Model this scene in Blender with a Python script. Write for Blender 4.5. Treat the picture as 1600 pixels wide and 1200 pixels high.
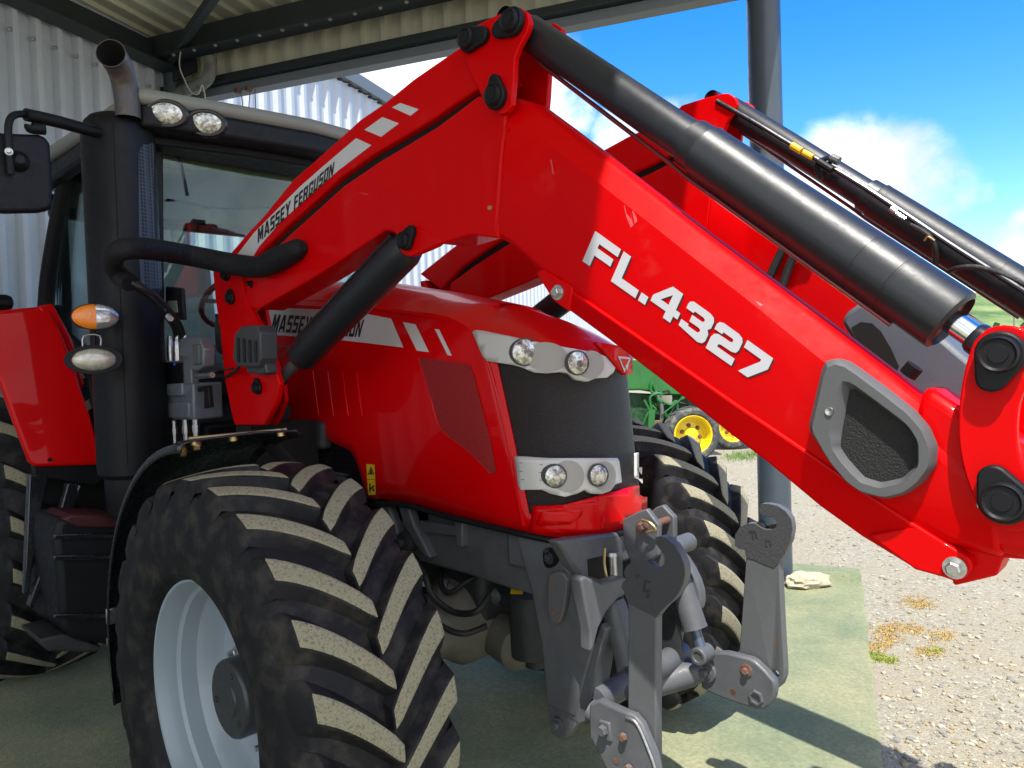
import bpy, bmesh, math, random
from mathutils import Vector, Matrix
from mathutils.bvhtree import BVHTree
random.seed(7)
R_ = math.radians
for o in list(bpy.data.objects): bpy.data.objects.remove(o)
SC = bpy.context.scene; COL = SC.collection

# ---------------------------------------------------------------- camera
FPX, YAW, PIT, ROL = 1180.0, 0.80, 0.03, -0.033
CP = Vector((2.18, -2.14, 1.65))
_D = Vector((-math.cos(YAW), math.sin(YAW), 0)); _R = Vector((math.sin(YAW), math.cos(YAW), 0)); _U = Vector((0, 0, 1))
CD = _D*math.cos(PIT) - _U*math.sin(PIT); _U2 = _U*math.cos(PIT) + _D*math.sin(PIT)
CR = _R*math.cos(ROL) + _U2*math.sin(ROL); CU = -_R*math.sin(ROL) + _U2*math.cos(ROL)
cam = bpy.data.cameras.new('camera'); camo = bpy.data.objects.new('camera', cam); COL.objects.link(camo)
camo.matrix_world = Matrix(((CR.x, CU.x, -CD.x, CP.x), (CR.y, CU.y, -CD.y, CP.y), (CR.z, CU.z, -CD.z, CP.z), (0, 0, 0, 1)))
cam.sensor_width = 36; cam.lens = 36*FPX/1600; cam.clip_end = 3000; cam.clip_start = .02
SC.camera = camo
SC.render.resolution_x = 1024; SC.render.resolution_y = 768
SC.view_settings.view_transform = 'Standard'; SC.view_settings.look = 'None'
SC.view_settings.exposure = 1.48; SC.view_settings.gamma = 1

def ray(px, py): return CR*((px-800)/FPX) - CU*((py-600)/FPX) + CD
def onY(px, py, y): d = ray(px, py); return CP + d*((y-CP.y)/d.y)
def onX(px, py, x): d = ray(px, py); return CP + d*((x-CP.x)/d.x)
def onZ(px, py, z): d = ray(px, py); return CP + d*((z-CP.z)/d.z)

# ---------------------------------------------------------------- sun and sky
LIGHT = Vector((-.34, .36, -1.0)).normalized()
SUNV = -LIGHT
sun = bpy.data.lights.new('sun', 'SUN'); sun.energy = 2.8; sun.angle = R_(.53); sun.color = (1, .955, .88)
suno = bpy.data.objects.new('sun', sun); COL.objects.link(suno)
suno.rotation_euler = LIGHT.to_track_quat('-Z', 'Y').to_euler(); suno.location = (5, -8, 10)
W = bpy.data.worlds.new('World'); SC.world = W; W.use_nodes = True
wt = W.node_tree; wn = wt.nodes; wl = wt.links; wn.clear()
def N(t, ty, **k):
    n = t.nodes.new(ty)
    for a, b in k.items():
        if a == 'inp':
            for i, v in b.items(): n.inputs[i].default_value = v
        else: setattr(n, a, b)
    return n
sky = N(wt, 'ShaderNodeTexSky', sky_type='NISHITA', sun_disc=False)
sky.sun_elevation = math.asin(SUNV.z); sky.sun_rotation = math.atan2(SUNV.x, SUNV.y)
sky.air_density = 1.0; sky.dust_density = .3; sky.ozone_density = 2.5
hsv = N(wt, 'ShaderNodeHueSaturation', inp={'Hue': .509, 'Saturation': 1.45, 'Value': .90})
wl.new(sky.outputs[0], hsv.inputs['Color'])
tc = N(wt, 'ShaderNodeTexCoord')
nz = N(wt, 'ShaderNodeTexNoise', inp={'Scale': 5.5, 'Detail': 9.0, 'Roughness': .6, 'Distortion': .25})
wl.new(tc.outputs['Generated'], nz.inputs['Vector'])
def blob(px, py, rad, amt):
    d = ray(px, py).normalized() if py is not None else Vector(px).normalized()
    dp = N(wt, 'ShaderNodeVectorMath', operation='DOT_PRODUCT'); wl.new(tc.outputs['Generated'], dp.inputs[0]); dp.inputs[1].default_value = d
    mr = N(wt, 'ShaderNodeMapRange', interpolation_type='SMOOTHSTEP', inp={1: math.cos(rad*1.25), 2: math.cos(rad*.35), 3: 0.0, 4: amt})
    wl.new(dp.outputs['Value'], mr.inputs[0]); return mr.outputs[0]
acc = None
blobs = [(1310, 290, .085, .42), (1400, 300, .085, .40), (1245, 330, .08, .40), (1460, 300, .055, .33), (1510, 300, .035, .22), (1080, 240, .08, .36), (960, 200, .035, .27), (900, 175, .035, .26), (1020, 240, .045, .28),
         (700, 130, .17, .40), (560, 60, .2, .40), (830, 180, .06, .2), (1000, 330, .12, .26), (1620, 395, .06, .34), (1530, 440, .09, .16), (420, 330, .22, .35), (150, 250, .3, .35)]
back = [((.5, -.8, .35), 1.1, .55), ((1., .3, .12), .50, .50), ((.7, -.3, .6), .8, .5), ((-.3, -.9, .5), .9, .5), ((.2, -.4, .9), .55, .4)]
for b in blobs+[(d_, None, r_, a_) for d_, r_, a_ in back]:
    o = blob(*b)
    if acc is None: acc = o
    else:
        a = N(wt, 'ShaderNodeMath', operation='MAXIMUM'); wl.new(acc, a.inputs[0]); wl.new(o, a.inputs[1]); acc = a.outputs[0]
# unseen clouds added behind the camera to lift and whiten the ambient light, and for reflections
ad = N(wt, 'ShaderNodeMath', operation='ADD'); wl.new(nz.outputs['Fac'], ad.inputs[0]); wl.new(acc, ad.inputs[1])
cr = N(wt, 'ShaderNodeMapRange', interpolation_type='SMOOTHSTEP', inp={1: .64, 2: .97, 3: 0.0, 4: 1.0}); wl.new(ad.outputs[0], cr.inputs[0])
nz2 = N(wt, 'ShaderNodeTexNoise', inp={'Scale': 9.0, 'Detail': 6.0, 'Roughness': .55}); wl.new(tc.outputs['Generated'], nz2.inputs['Vector'])
cc = N(wt, 'ShaderNodeMix', data_type='RGBA', inp={6: (2.5, 2.8, 3.4, 1), 7: (5.2, 5.3, 5.5, 1)})
mr2 = N(wt, 'ShaderNodeMapRange', inp={1: .38, 2: .62}); wl.new(nz2.outputs['Fac'], mr2.inputs[0]); wl.new(mr2.outputs[0], cc.inputs[0])
mx = N(wt, 'ShaderNodeMix', data_type='RGBA'); wl.new(cr.outputs[0], mx.inputs[0]); wl.new(hsv.outputs[0], mx.inputs[6]); wl.new(cc.outputs[2], mx.inputs[7])
bg = N(wt, 'ShaderNodeBackground', inp={'Strength': .13}); wl.new(mx.outputs[2], bg.inputs[0])
wo = N(wt, 'ShaderNodeOutputWorld'); wl.new(bg.outputs[0], wo.inputs[0])

# ---------------------------------------------------------------- materials
MATS = {}
def mat(name, col, rough=.5, metal=0., coat=0., bump=0., bscale=40., var=0., vscale=6., spec=None, col2=None, dmin=.5, dmax=.62, alpha=None, trans=0., emis=None, bdetail=4., rvar=0.):
    if name in MATS: return MATS[name]
    m = bpy.data.materials.new(name); m.use_nodes = True; t = m.node_tree; b = t.nodes['Principled BSDF']
    b.inputs['Base Color'].default_value = (*col, 1); b.inputs['Roughness'].default_value = rough; b.inputs['Metallic'].default_value = metal
    if coat: b.inputs['Coat Weight'].default_value = coat; b.inputs['Coat Roughness'].default_value = .04
    if spec is not None: b.inputs['Specular IOR Level'].default_value = spec
    if trans: b.inputs['Transmission Weight'].default_value = trans
    co = t.nodes.new('ShaderNodeTexCoord')
    geo = t.nodes.new('ShaderNodeNewGeometry')
    P = geo.outputs['Position']
    if var or col2:
        n = N(t, 'ShaderNodeTexNoise', inp={'Scale': vscale, 'Detail': 7., 'Roughness': .62}); t.links.new(P, n.inputs['Vector'])
        mr = N(t, 'ShaderNodeMapRange', inp={1: dmin if col2 else .3, 2: dmax if col2 else .7}); t.links.new(n.outputs['Fac'], mr.inputs[0])
        mix = N(t, 'ShaderNodeMix', data_type='RGBA'); t.links.new(mr.outputs[0], mix.inputs[0])
        if col2: a, c = col, col2
        else: a = tuple(x*(1-var) for x in col); c = tuple(min(1, x*(1+var)) for x in col)
        mix.inputs[6].default_value = (*a, 1); mix.inputs[7].default_value = (*c, 1)
        t.links.new(mix.outputs[2], b.inputs['Base Color'])
    if rvar:
        n = N(t, 'ShaderNodeTexNoise', inp={'Scale': vscale*2.3, 'Detail': 6., 'Roughness': .65}); t.links.new(P, n.inputs['Vector'])
        mr = N(t, 'ShaderNodeMapRange', inp={1: .3, 2: .7, 3: max(.02, rough-rvar), 4: min(1, rough+rvar)}); t.links.new(n.outputs['Fac'], mr.inputs[0]); t.links.new(mr.outputs[0], b.inputs['Roughness'])
    if bump:
        n = N(t, 'ShaderNodeTexNoise', inp={'Scale': bscale, 'Detail': bdetail, 'Roughness': .6}); t.links.new(P, n.inputs['Vector'])
        bp = N(t, 'ShaderNodeBump', inp={'Strength': bump, 'Distance': .01}); t.links.new(n.outputs['Fac'], bp.inputs['Height']); t.links.new(bp.outputs[0], b.inputs['Normal'])
        if coat: t.links.new(bp.outputs[0], b.inputs['Coat Normal'])
    if emis: b.inputs['Emission Color'].default_value = (*emis[0], 1); b.inputs['Emission Strength'].default_value = emis[1]
    MATS[name] = m; return m
RED = mat('red_paint', (.60, .0, .0012), .45, coat=.12, spec=.06, bump=.015, bscale=7, rvar=.10, vscale=7, col2=(.58, .035, .03), dmin=.60, dmax=.85)
REDH = mat('red_bonnet_paint', (.60, .0, .0015), .4, coat=.30, spec=.08, bump=.006, bscale=4, rvar=.05)
DRED = mat('vent_red', (.33, .004, .006), .6)
BLK = mat('black_plastic', (.0072, .0076, .010), .5, spec=.25, bump=.05, bscale=260, rvar=.1, vscale=12)
BLKG = mat('black_gloss', (.011, .012, .017), .26, coat=.3, rvar=.1, vscale=14, bump=.02, bscale=30)
CYL = mat('black_cylinder_paint', (.012, .014, .019), .42, coat=.14, rvar=.07, vscale=22, bump=.012, bscale=160)
RUB = mat('tyre_rubber', (.011, .0112, .0135), .62, bump=.16, bscale=90, col2=(.060, .054, .045), dmin=.48, dmax=.82, vscale=14, spec=.22)
DUST = mat('dusty_lug_rubber', (.31, .285, .19), .95, bump=.6, bscale=210, col2=(.10, .095, .08), dmin=.50, dmax=.70, vscale=150)
CAST = mat('grey_cast_iron', (.088, .093, .104), .5, bump=.12, bscale=190, var=.22, vscale=9, rvar=.12, coat=.1)
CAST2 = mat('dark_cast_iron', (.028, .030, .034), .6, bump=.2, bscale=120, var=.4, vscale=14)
SCUFF = mat('scuffed_red_paint', (.62, .06, .07), .6)
RUST = mat('rusty_steel', (.16, .055, .025), .8, bump=.3, bscale=150, col2=(.12, .11, .11), dmin=.45, dmax=.6, vscale=60)
CASTR = mat('rust_flecked_plate', (.095, .10, .108), .5, bump=.10, bscale=150, col2=(.17, .085, .045), dmin=.62, dmax=.72, vscale=13, rvar=.12)
GREYP = mat('grey_plastic', (.085, .088, .095), .62, bump=.12, bscale=330)
GREYT = mat('blue_grey_plastic', (.085, .10, .125), .5, bump=.1, bscale=200, var=.1)
MESHB = mat('black_foam_mesh', (.008, .008, .009), .6, bump=.5, bscale=300, col2=(.05, .05, .05), dmin=.6, dmax=.7, vscale=260)
RIMM = mat('pale_grey_wheel_paint', (.31, .37, .42), .38, coat=.3, rvar=.08, bump=.02, bscale=20)
CHR = mat('chrome', (.75, .76, .78), .12, metal=1., bump=.02, bscale=60)
STEEL = mat('zinc_steel', (.55, .55, .54), .38, metal=1., bump=.1, bscale=150, var=.2, vscale=60)
BRASS = mat('zinc_yellow_steel', (.58, .46, .22), .42, metal=1.)
SILV = mat('silver_decal', (.56, .56, .58), .42, spec=.4)
LAMPP = mat('silver_lamp_panel', (.60, .60, .58), .42, metal=.15, coat=.3)
LETB = mat('black_decal', (.012, .012, .014), .45)
WHT = mat('white_decal', (.50, .50, .54), .4, spec=.2)
YEL = mat('yellow_plastic', (.80, .50, .01), .5)
PIPE = mat('scorched_steel_pipe', (.10, .095, .095), .5, metal=.5, bump=.3, bscale=60, col2=(.20, .125, .065), dmin=.5, dmax=.68, vscale=26)
SOOT_SHADE = mat('soot_and_shade_black', (.004, .004, .004), .95)  # real soot in the exhaust; elsewhere a black standing in for deep shade
ROOFP = mat('pale_grey_roof_paint', (.22, .225, .20), .45, coat=.2)
HOSE = mat('black_hose', (.012, .012, .013), .55, bump=.35, bscale=150)
FABR = mat('black_hose_wrap', (.008, .008, .011), .7, spec=.3, bump=.9, bscale=24, bdetail=8)
AMBER = mat('amber_lens', (.95, .25, .01), .15, coat=1., bump=.3, bscale=120)
LENS = mat('clear_lens', (.62, .64, .66), .16, metal=.7, bump=.22, bscale=30, var=.3, vscale=45)
VALVE = mat('grey_valve_metal', (.155, .17, .20), .45, metal=.25, bump=.15, bscale=60, var=.2, vscale=20)
DBEAM = mat('dark_green_steel', (.018, .026, .028), .5, bump=.08, bscale=60)
LBEAM = mat('galvanised_steel', (.15, .175, .195), .5, bump=.05, bscale=50)
POSTM = mat('slate_painted_steel', (.052, .070, .092), .38, coat=.15, var=.12, vscale=5, bump=.03, bscale=30, rvar=.1)
CREAM = mat('cream_steel_sheet', (.56, .55, .43), .5, var=.08, vscale=2, bump=.03, bscale=20)
WALLM = mat('pale_corrugated_steel', (.50, .54, .60), .45, var=.08, vscale=2, bump=.03, bscale=20)
WALLD = mat('dull_corrugated_steel', (.36, .355, .30), .5, var=.12, vscale=3, bump=.03, bscale=20)
GRNP = mat('green_paint', (.012, .13, .022), .4, coat=.5, var=.2, vscale=5)
YELP = mat('yellow_wheel_paint', (.80, .60, .01), .4, coat=.4)
HEADL = mat('cab_headliner', (.15, .18, .09), .8)
SEATM = mat('seat_fabric', (.16, .19, .21), .8)
PVC = mat('grey_downpipe', (.17, .18, .17), .55, col2=(.10, .10, .09), vscale=8, bump=.1, bscale=40)
WOOD = mat('raw_wood', (.38, .26, .16), .8, bump=.4, bscale=60, var=.3, vscale=20)
STONE = mat('pale_limestone', (.42, .38, .28), .9, bump=.8, bscale=30, var=.25, vscale=14)

# perforated plastic: rows of dark holes
def perf(name, c1, c2, sc, rough=.5, bumpd=.6, thr=.28):
    m = bpy.data.materials.new(name); m.use_nodes = True; t = m.node_tree; b = t.nodes['Principled BSDF']; b.inputs['Roughness'].default_value = rough
    co = N(t, 'ShaderNodeNewGeometry'); v = N(t, 'ShaderNodeTexVoronoi', feature='F1', inp={'Scale': sc, 'Randomness': .0})
    t.links.new(co.outputs['Position'], v.inputs['Vector'])
    mr = N(t, 'ShaderNodeMapRange', inp={1: thr, 2: thr+.08}); t.links.new(v.outputs['Distance'], mr.inputs[0])
    mix = N(t, 'ShaderNodeMix', data_type='RGBA', inp={6: (*c2, 1), 7: (*c1, 1)}); t.links.new(mr.outputs[0], mix.inputs[0]); t.links.new(mix.outputs[2], b.inputs['Base Color'])
    bp = N(t, 'ShaderNodeBump', inp={'Strength': bumpd, 'Distance': .004}); t.links.new(mr.outputs[0], bp.inputs['Height']); t.links.new(bp.outputs[0], b.inputs['Normal'])
    return m
PERF = perf('perforated_black_steel', (.045, .055, .075), (.003, .003, .004), 66, thr=.36)
GRIL = mat('fine_grille_mesh', (.006, .006, .007), .36, bump=.6, bscale=330, col2=(.065, .045, .048), dmin=.50, dmax=.72, vscale=300)  # reddish flecks put a faint red reflection into the mesh colour
VENT = mat('red_vent_mesh', (.22, .002, .004), .5, bump=.6, bscale=380, col2=(.40, .004, .006), dmin=.4, dmax=.6, vscale=400)

# glass: tinted, lets light through
def glassmat(name, tint, refl=.9):
    m = bpy.data.materials.new(name); m.use_nodes = True; t = m.node_tree; t.nodes.clear()
    tr = N(t, 'ShaderNodeBsdfTransparent', inp={0: (*tint, 1)}); gl = N(t, 'ShaderNodeBsdfGlossy', inp={'Roughness': .01, 'Color': (.9, .97, 1, 1)})
    fr = N(t, 'ShaderNodeFresnel', inp={'IOR': 1.55}); mu = N(t, 'ShaderNodeMath', operation='MULTIPLY', inp={1: refl}); t.links.new(fr.outputs[0], mu.inputs[0])
    mxx = N(t, 'ShaderNodeMixShader'); t.links.new(mu.outputs[0], mxx.inputs[0]); t.links.new(tr.outputs[0], mxx.inputs[1]); t.links.new(gl.outputs[0], mxx.inputs[2])
    o = N(t, 'ShaderNodeOutputMaterial'); t.links.new(mxx.outputs[0], o.inputs[0]); return m
GLASS = glassmat('green_tinted_glass', (.90, .97, .95), .8)

# ---------------------------------------------------------------- helpers
def tag(o, label=None, cat=None, group=None, kind=None):
    if label: o['label'] = label
    if cat: o['category'] = cat
    if group: o['group'] = group
    if kind: o['kind'] = kind
    return o
def thing(name, label, cat, loc=(0, 0, 0), group=None):
    o = bpy.data.objects.new(name, None); COL.objects.link(o); o.location = loc; o.empty_display_size = .2
    o['wx'] = 0; del o['wx']
    WP[o.name] = Vector(loc); return tag(o, label, cat, group)
WP = {}
def obj(name, bm, m, parent=None, bevel=0., seg=2, sharp=35, smooth=True, sub=0, recalc=True):
    if recalc: bmesh.ops.recalc_face_normals(bm, faces=bm.faces)
    lo = Vector((1e9,)*3); hi = -lo
    for v in bm.verts:
        for i in range(3): lo[i] = min(lo[i], v.co[i]); hi[i] = max(hi[i], v.co[i])
    c = (lo+hi)/2
    bmesh.ops.translate(bm, verts=bm.verts, vec=-c)
    me = bpy.data.meshes.new(name); bm.to_mesh(me); bm.free()
    for x in (m if isinstance(m, (list, tuple)) else [m]): me.materials.append(x)
    o = bpy.data.objects.new(name, me); COL.objects.link(o)
    if smooth:
        for p in me.polygons: p.use_smooth = True
        try: me.set_sharp_from_angle(angle=R_(sharp))
        except Exception: pass
    if bevel:
        b = o.modifiers.new('bevel', 'BEVEL'); b.width = bevel; b.segments = seg; b.limit_method = 'ANGLE'; b.angle_limit = R_(40); b.harden_normals = False; b.use_clamp_overlap = True
    if sub:
        s = o.modifiers.new('subdivision', 'SUBSURF'); s.levels = sub; s.render_levels = sub
    if parent is not None:
        o.parent = parent; o.location = c - WP[parent.name]
    else: o.location = c
    WP[o.name] = c.copy()
    return o
def BM(): return bmesh.new()
def face(bm, pts, mi=0):
    f = bm.faces.new([bm.verts.new(p) for p in pts]); f.material_index = mi; return f
def prism(bm, pts, vec, mi=0):
    """closed prism: outline pts swept along vec"""
    vec = Vector(vec); a = [bm.verts.new(p) for p in pts]; b = [bm.verts.new(Vector(p)+vec) for p in pts]; n = len(pts)
    fs = [bm.faces.new(a), bm.faces.new(b[::-1])]
    for i in range(n): fs.append(bm.faces.new((a[i], b[i], b[(i+1) % n], a[(i+1) % n])))
    for f in fs: f.material_index = mi
    return fs
def box(bm, c, s, rot=None, mi=0):
    r = bmesh.ops.create_cube(bm, size=1.0); M = Matrix.Translation(Vector(c))
    if rot is not None: M = M @ (rot.to_4x4() if not isinstance(rot, (tuple, list)) else Matrix.Rotation(rot[2], 4, 'Z') @ Matrix.Rotation(rot[1], 4, 'Y') @ Matrix.Rotation(rot[0], 4, 'X'))
    M = M @ Matrix.Diagonal((*s, 1)); bmesh.ops.transform(bm, matrix=M, verts=r['verts'])
    if mi:
        for v in r['verts']:
            for f in v.link_faces: f.material_index = mi
def beam(bm, a, b, w, h, up=(0, 0, 1), mi=0):
    a = Vector(a); b = Vector(b); d = (b-a); L = d.length; d.normalize(); up = Vector(up); s = d.cross(up).normalized(); u = s.cross(d)
    M = Matrix((( d.x, s.x, u.x), (d.y, s.y, u.y), (d.z, s.z, u.z)))
    box(bm, (a+b)/2, (L, w, h), M, mi)
def smoothpath(P, n=6):
    P = [Vector(p) for p in P]; out = []
    for i in range(len(P)-1):
        p0 = P[max(0, i-1)]; p1 = P[i]; p2 = P[i+1]; p3 = P[min(len(P)-1, i+2)]
        for k in range(n):
            t = k/n; out.append(.5*((2*p1)+(p2-p0)*t+(2*p0-5*p1+4*p2-p3)*t*t+(3*p1-p0-3*p2+p3)*t**3))
    out.append(P[-1]); return out
def tube(bm, P, r, seg=14, cap=True, mi=0):
    P = [Vector(p) for p in P]; n = len(P); rr = r if isinstance(r, (list, tuple)) else [r]*n
    T = [(P[min(i+1, n-1)]-P[max(i-1, 0)]).normalized() for i in range(n)]
    u = T[0].orthogonal().normalized(); rings = []
    for i in range(n):
        u = (u - T[i]*u.dot(T[i])).normalized(); v = T[i].cross(u)
        rings.append([bm.verts.new(P[i]+(u*math.cos(a)+v*math.sin(a))*rr[i]) for a in [2*math.pi*k/seg for k in range(seg)]])
    fs = []
    for i in range(n-1):
        for k in range(seg): fs.append(bm.faces.new((rings[i][k], rings[i][(k+1) % seg], rings[i+1][(k+1) % seg], rings[i+1][k])))
    if cap: fs.append(bm.faces.new(rings[0][::-1])); fs.append(bm.faces.new(rings[-1]))
    for f in fs: f.material_index = mi
def lathe(bm, prof, org, axis, seg=48, mi=0, close=False, mis=None):
    """prof: (distance along axis, radius)"""
    axis = Vector(axis).normalized(); u = axis.orthogonal().normalized(); v = axis.cross(u); org = Vector(org); rings = []
    for (h, r) in prof:
        if r < 1e-6: rings.append([bm.verts.new(org+axis*h)]); continue
        rings.append([bm.verts.new(org+axis*h+(u*math.cos(2*math.pi*k/seg)+v*math.sin(2*math.pi*k/seg))*r) for k in range(seg)])
    rg = range(len(rings)-1+(1 if close else 0))
    for i in rg:
        A = rings[i]; B = rings[(i+1) % len(rings)]; m_ = mis[i] if mis else mi
        for k in range(seg):
            if len(A) == 1 and len(B) == 1: continue
            if len(A) == 1: f = bm.faces.new((A[0], B[k], B[(k+1) % seg]))
            elif len(B) == 1: f = bm.faces.new((A[k], A[(k+1) % seg], B[0]))
            else: f = bm.faces.new((A[k], A[(k+1) % seg], B[(k+1) % seg], B[k]))
            f.material_index = m_
def hexbolt(bm, p, axis, r=.014, h=.012, washer=True, mi=0):
    if washer: lathe(bm, [(-.01, r*1.5), (.003, r*1.5), (.003, 0)], p, axis, 20, mi)
    ax = Vector(axis).normalized(); p = Vector(p)+ax*.003
    lathe(bm, [(0, r), (h, r), (h+r*.15, r*.8), (h+r*.15, 0)], p, ax, 6, mi)
def xz(pts, y): return [onY(p[0], p[1], y) for p in pts]
def plate(name, px, ytrace, y0, y1, m, parent, bevel=.004, mirror=False, smoothn=0):
    P = xz(px, ytrace)
    if smoothn: P = smoothpath(P+[P[0]], smoothn)[:-1]
    s = -1 if mirror else 1
    bm = BM(); prism(bm, [Vector((p.x, y0*s, p.z)) for p in P], (0, (y1-y0)*s, 0))
    return obj(name, bm, m, parent, bevel=bevel)
def bvh_of(o):
    bm = BM(); bm.from_mesh(o.data); bmesh.ops.translate(bm, verts=bm.verts, vec=WP[o.name]); t = BVHTree.FromBMesh(bm); bm.free(); return t
NB = None
def decalmesh(bm2, surf, off, name, m, parent, step=12, thick=0.):
    """bm2: flat mesh whose x,y are picture points; every point is laid on the surface and lifted by off along its normal"""
    xs = [v.co.x for v in bm2.verts]; ys = [v.co.y for v in bm2.verts]
    if step:
        x = min(xs)+step
        while x < max(xs)-1: bmesh.ops.bisect_plane(bm2, geom=bm2.verts[:]+bm2.edges[:]+bm2.faces[:], plane_co=(x, 0, 0), plane_no=(1, 0, 0)); x += step
        y = min(ys)+step
        while y < max(ys)-1: bmesh.ops.bisect_plane(bm2, geom=bm2.verts[:]+bm2.edges[:]+bm2.faces[:], plane_co=(0, y, 0), plane_no=(0, 1, 0)); y += step
    bad = []
    for v in bm2.verts:
        d = ray(v.co.x, v.co.y).normalized()
        if callable(surf): r = surf(v.co.x, v.co.y); v.co = r; continue
        h, nrm, _, _ = surf.ray_cast(CP, d)
        if h is None: bad.append(v); continue
        if nrm.dot(d) > 0: nrm = -nrm
        if surf is NB: nrm = Vector((h.x-.22, (h.y-YC)*1.1, 0)).normalized()
        v.co = h+nrm*off
    if bad: bmesh.ops.delete(bm2, geom=bad, context='VERTS')
    if thick:
        bmesh.ops.recalc_face_normals(bm2, faces=bm2.faces)
        fs = bm2.faces[:]; av = sum((f.normal*f.calc_area() for f in fs), Vector())
        if av.dot(CD) > 0: bmesh.ops.reverse_faces(bm2, faces=fs)
        o = obj(name, bm2, m, parent, recalc=False, sharp=40); o.modifiers.new('thickness', 'SOLIDIFY').thickness = thick; return o
    return obj(name, bm2, m, parent, recalc=bool(thick), sharp=30)
def poly2(px):
    bm = BM(); bm.faces.new([bm.verts.new((p[0], p[1], 0)) for p in px]); return bm
def textmesh(s, shear=0., offset=0., space=1.):
    cu = bpy.data.curves.new('lettering', 'FONT'); cu.body = s; cu.shear = shear; cu.offset = offset; cu.space_character = space; cu.resolution_u = 3
    o = bpy.data.objects.new('lettering_source', cu); COL.objects.link(o)
    bpy.context.view_layer.update()
    me = bpy.data.meshes.new_from_object(o.evaluated_get(bpy.context.evaluated_depsgraph_get()))
    bm = BM(); bm.from_mesh(me); bpy.data.objects.remove(o); bpy.data.curves.remove(cu); bpy.data.meshes.remove(me)
    xs = [v.co.x for v in bm.verts]; ys = [v.co.y for v in bm.verts]; a, b, c, d = min(xs), max(xs), min(ys), max(ys)
    for v in bm.verts: v.co.x = (v.co.x-a)/(b-a); v.co.y = (v.co.y-c)/(d-c); v.co.z = 0
    bmesh.ops.remove_doubles(bm, verts=bm.verts, dist=1e-5)
    return bm
def textquad(s, bl, br, tr, tl, **k):
    bm = textmesh(s, **k)
    for v in bm.verts:
        u, w = v.co.x, v.co.y
        v.co.x = (bl[0]*(1-u)+br[0]*u)*(1-w)+(tl[0]*(1-u)+tr[0]*u)*w
        v.co.y = (bl[1]*(1-u)+br[1]*u)*(1-w)+(tl[1]*(1-u)+tr[1]*u)*w
    return bm
GL = {'F': [[(0,0),(.30,0),(.30,.36),(.95,.36),(.95,.60),(.30,.60),(.30,.74),(1.05,.74),(1.05,1),(0,1)]], 'L': [[(0,0),(1.0,0),(1.0,.27),(.30,.27),(.30,1),(0,1)]], '.': [[(0,0),(.28,0),(.28,.27),(0,.27)]],
 '4': [[(0,.22),(.62,.22),(.62,.44),(.30,.44),(.62,.78),(.62,1),(.50,1),(0,.42)], [(.62,0),(.92,0),(.92,.22),(1.10,.22),(1.10,.44),(.92,.44),(.92,1),(.62,1)]],
 '3': [[(0,0),(.82,0),(.98,.05),(1.05,.16),(1.05,.40),(.96,.51),(1.05,.61),(1.05,.84),(.98,.95),(.82,1),(.14,1),(.03,.93),(0,.84),(0,.69),(.29,.69),(.31,.76),(.68,.76),(.74,.72),(.74,.66),(.68,.62),(.28,.62),(.28,.40),(.68,.40),(.74,.36),(.74,.30),(.68,.25),(.31,.25),(.29,.31),(0,.31),(0,.10)][1:]],
 '2': [[(0,0),(1.05,0),(1.05,.25),(.33,.25),(.34,.34),(.42,.37),(.85,.38),(.99,.43),(1.05,.55),(1.05,.84),(.98,.95),(.82,1),(.20,1),(.06,.95),(0,.84),(0,.67),(.30,.67),(.33,.75),(.70,.75),(.74,.71),(.74,.66),(.68,.62),(.20,.61),(.06,.54),(0,.40)]],
 '7': [[(.16,0),(.55,0),(1.05,.60),(1.05,1),(0,1),(0,.74),(.70,.74),(.70,.66)]]}
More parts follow.
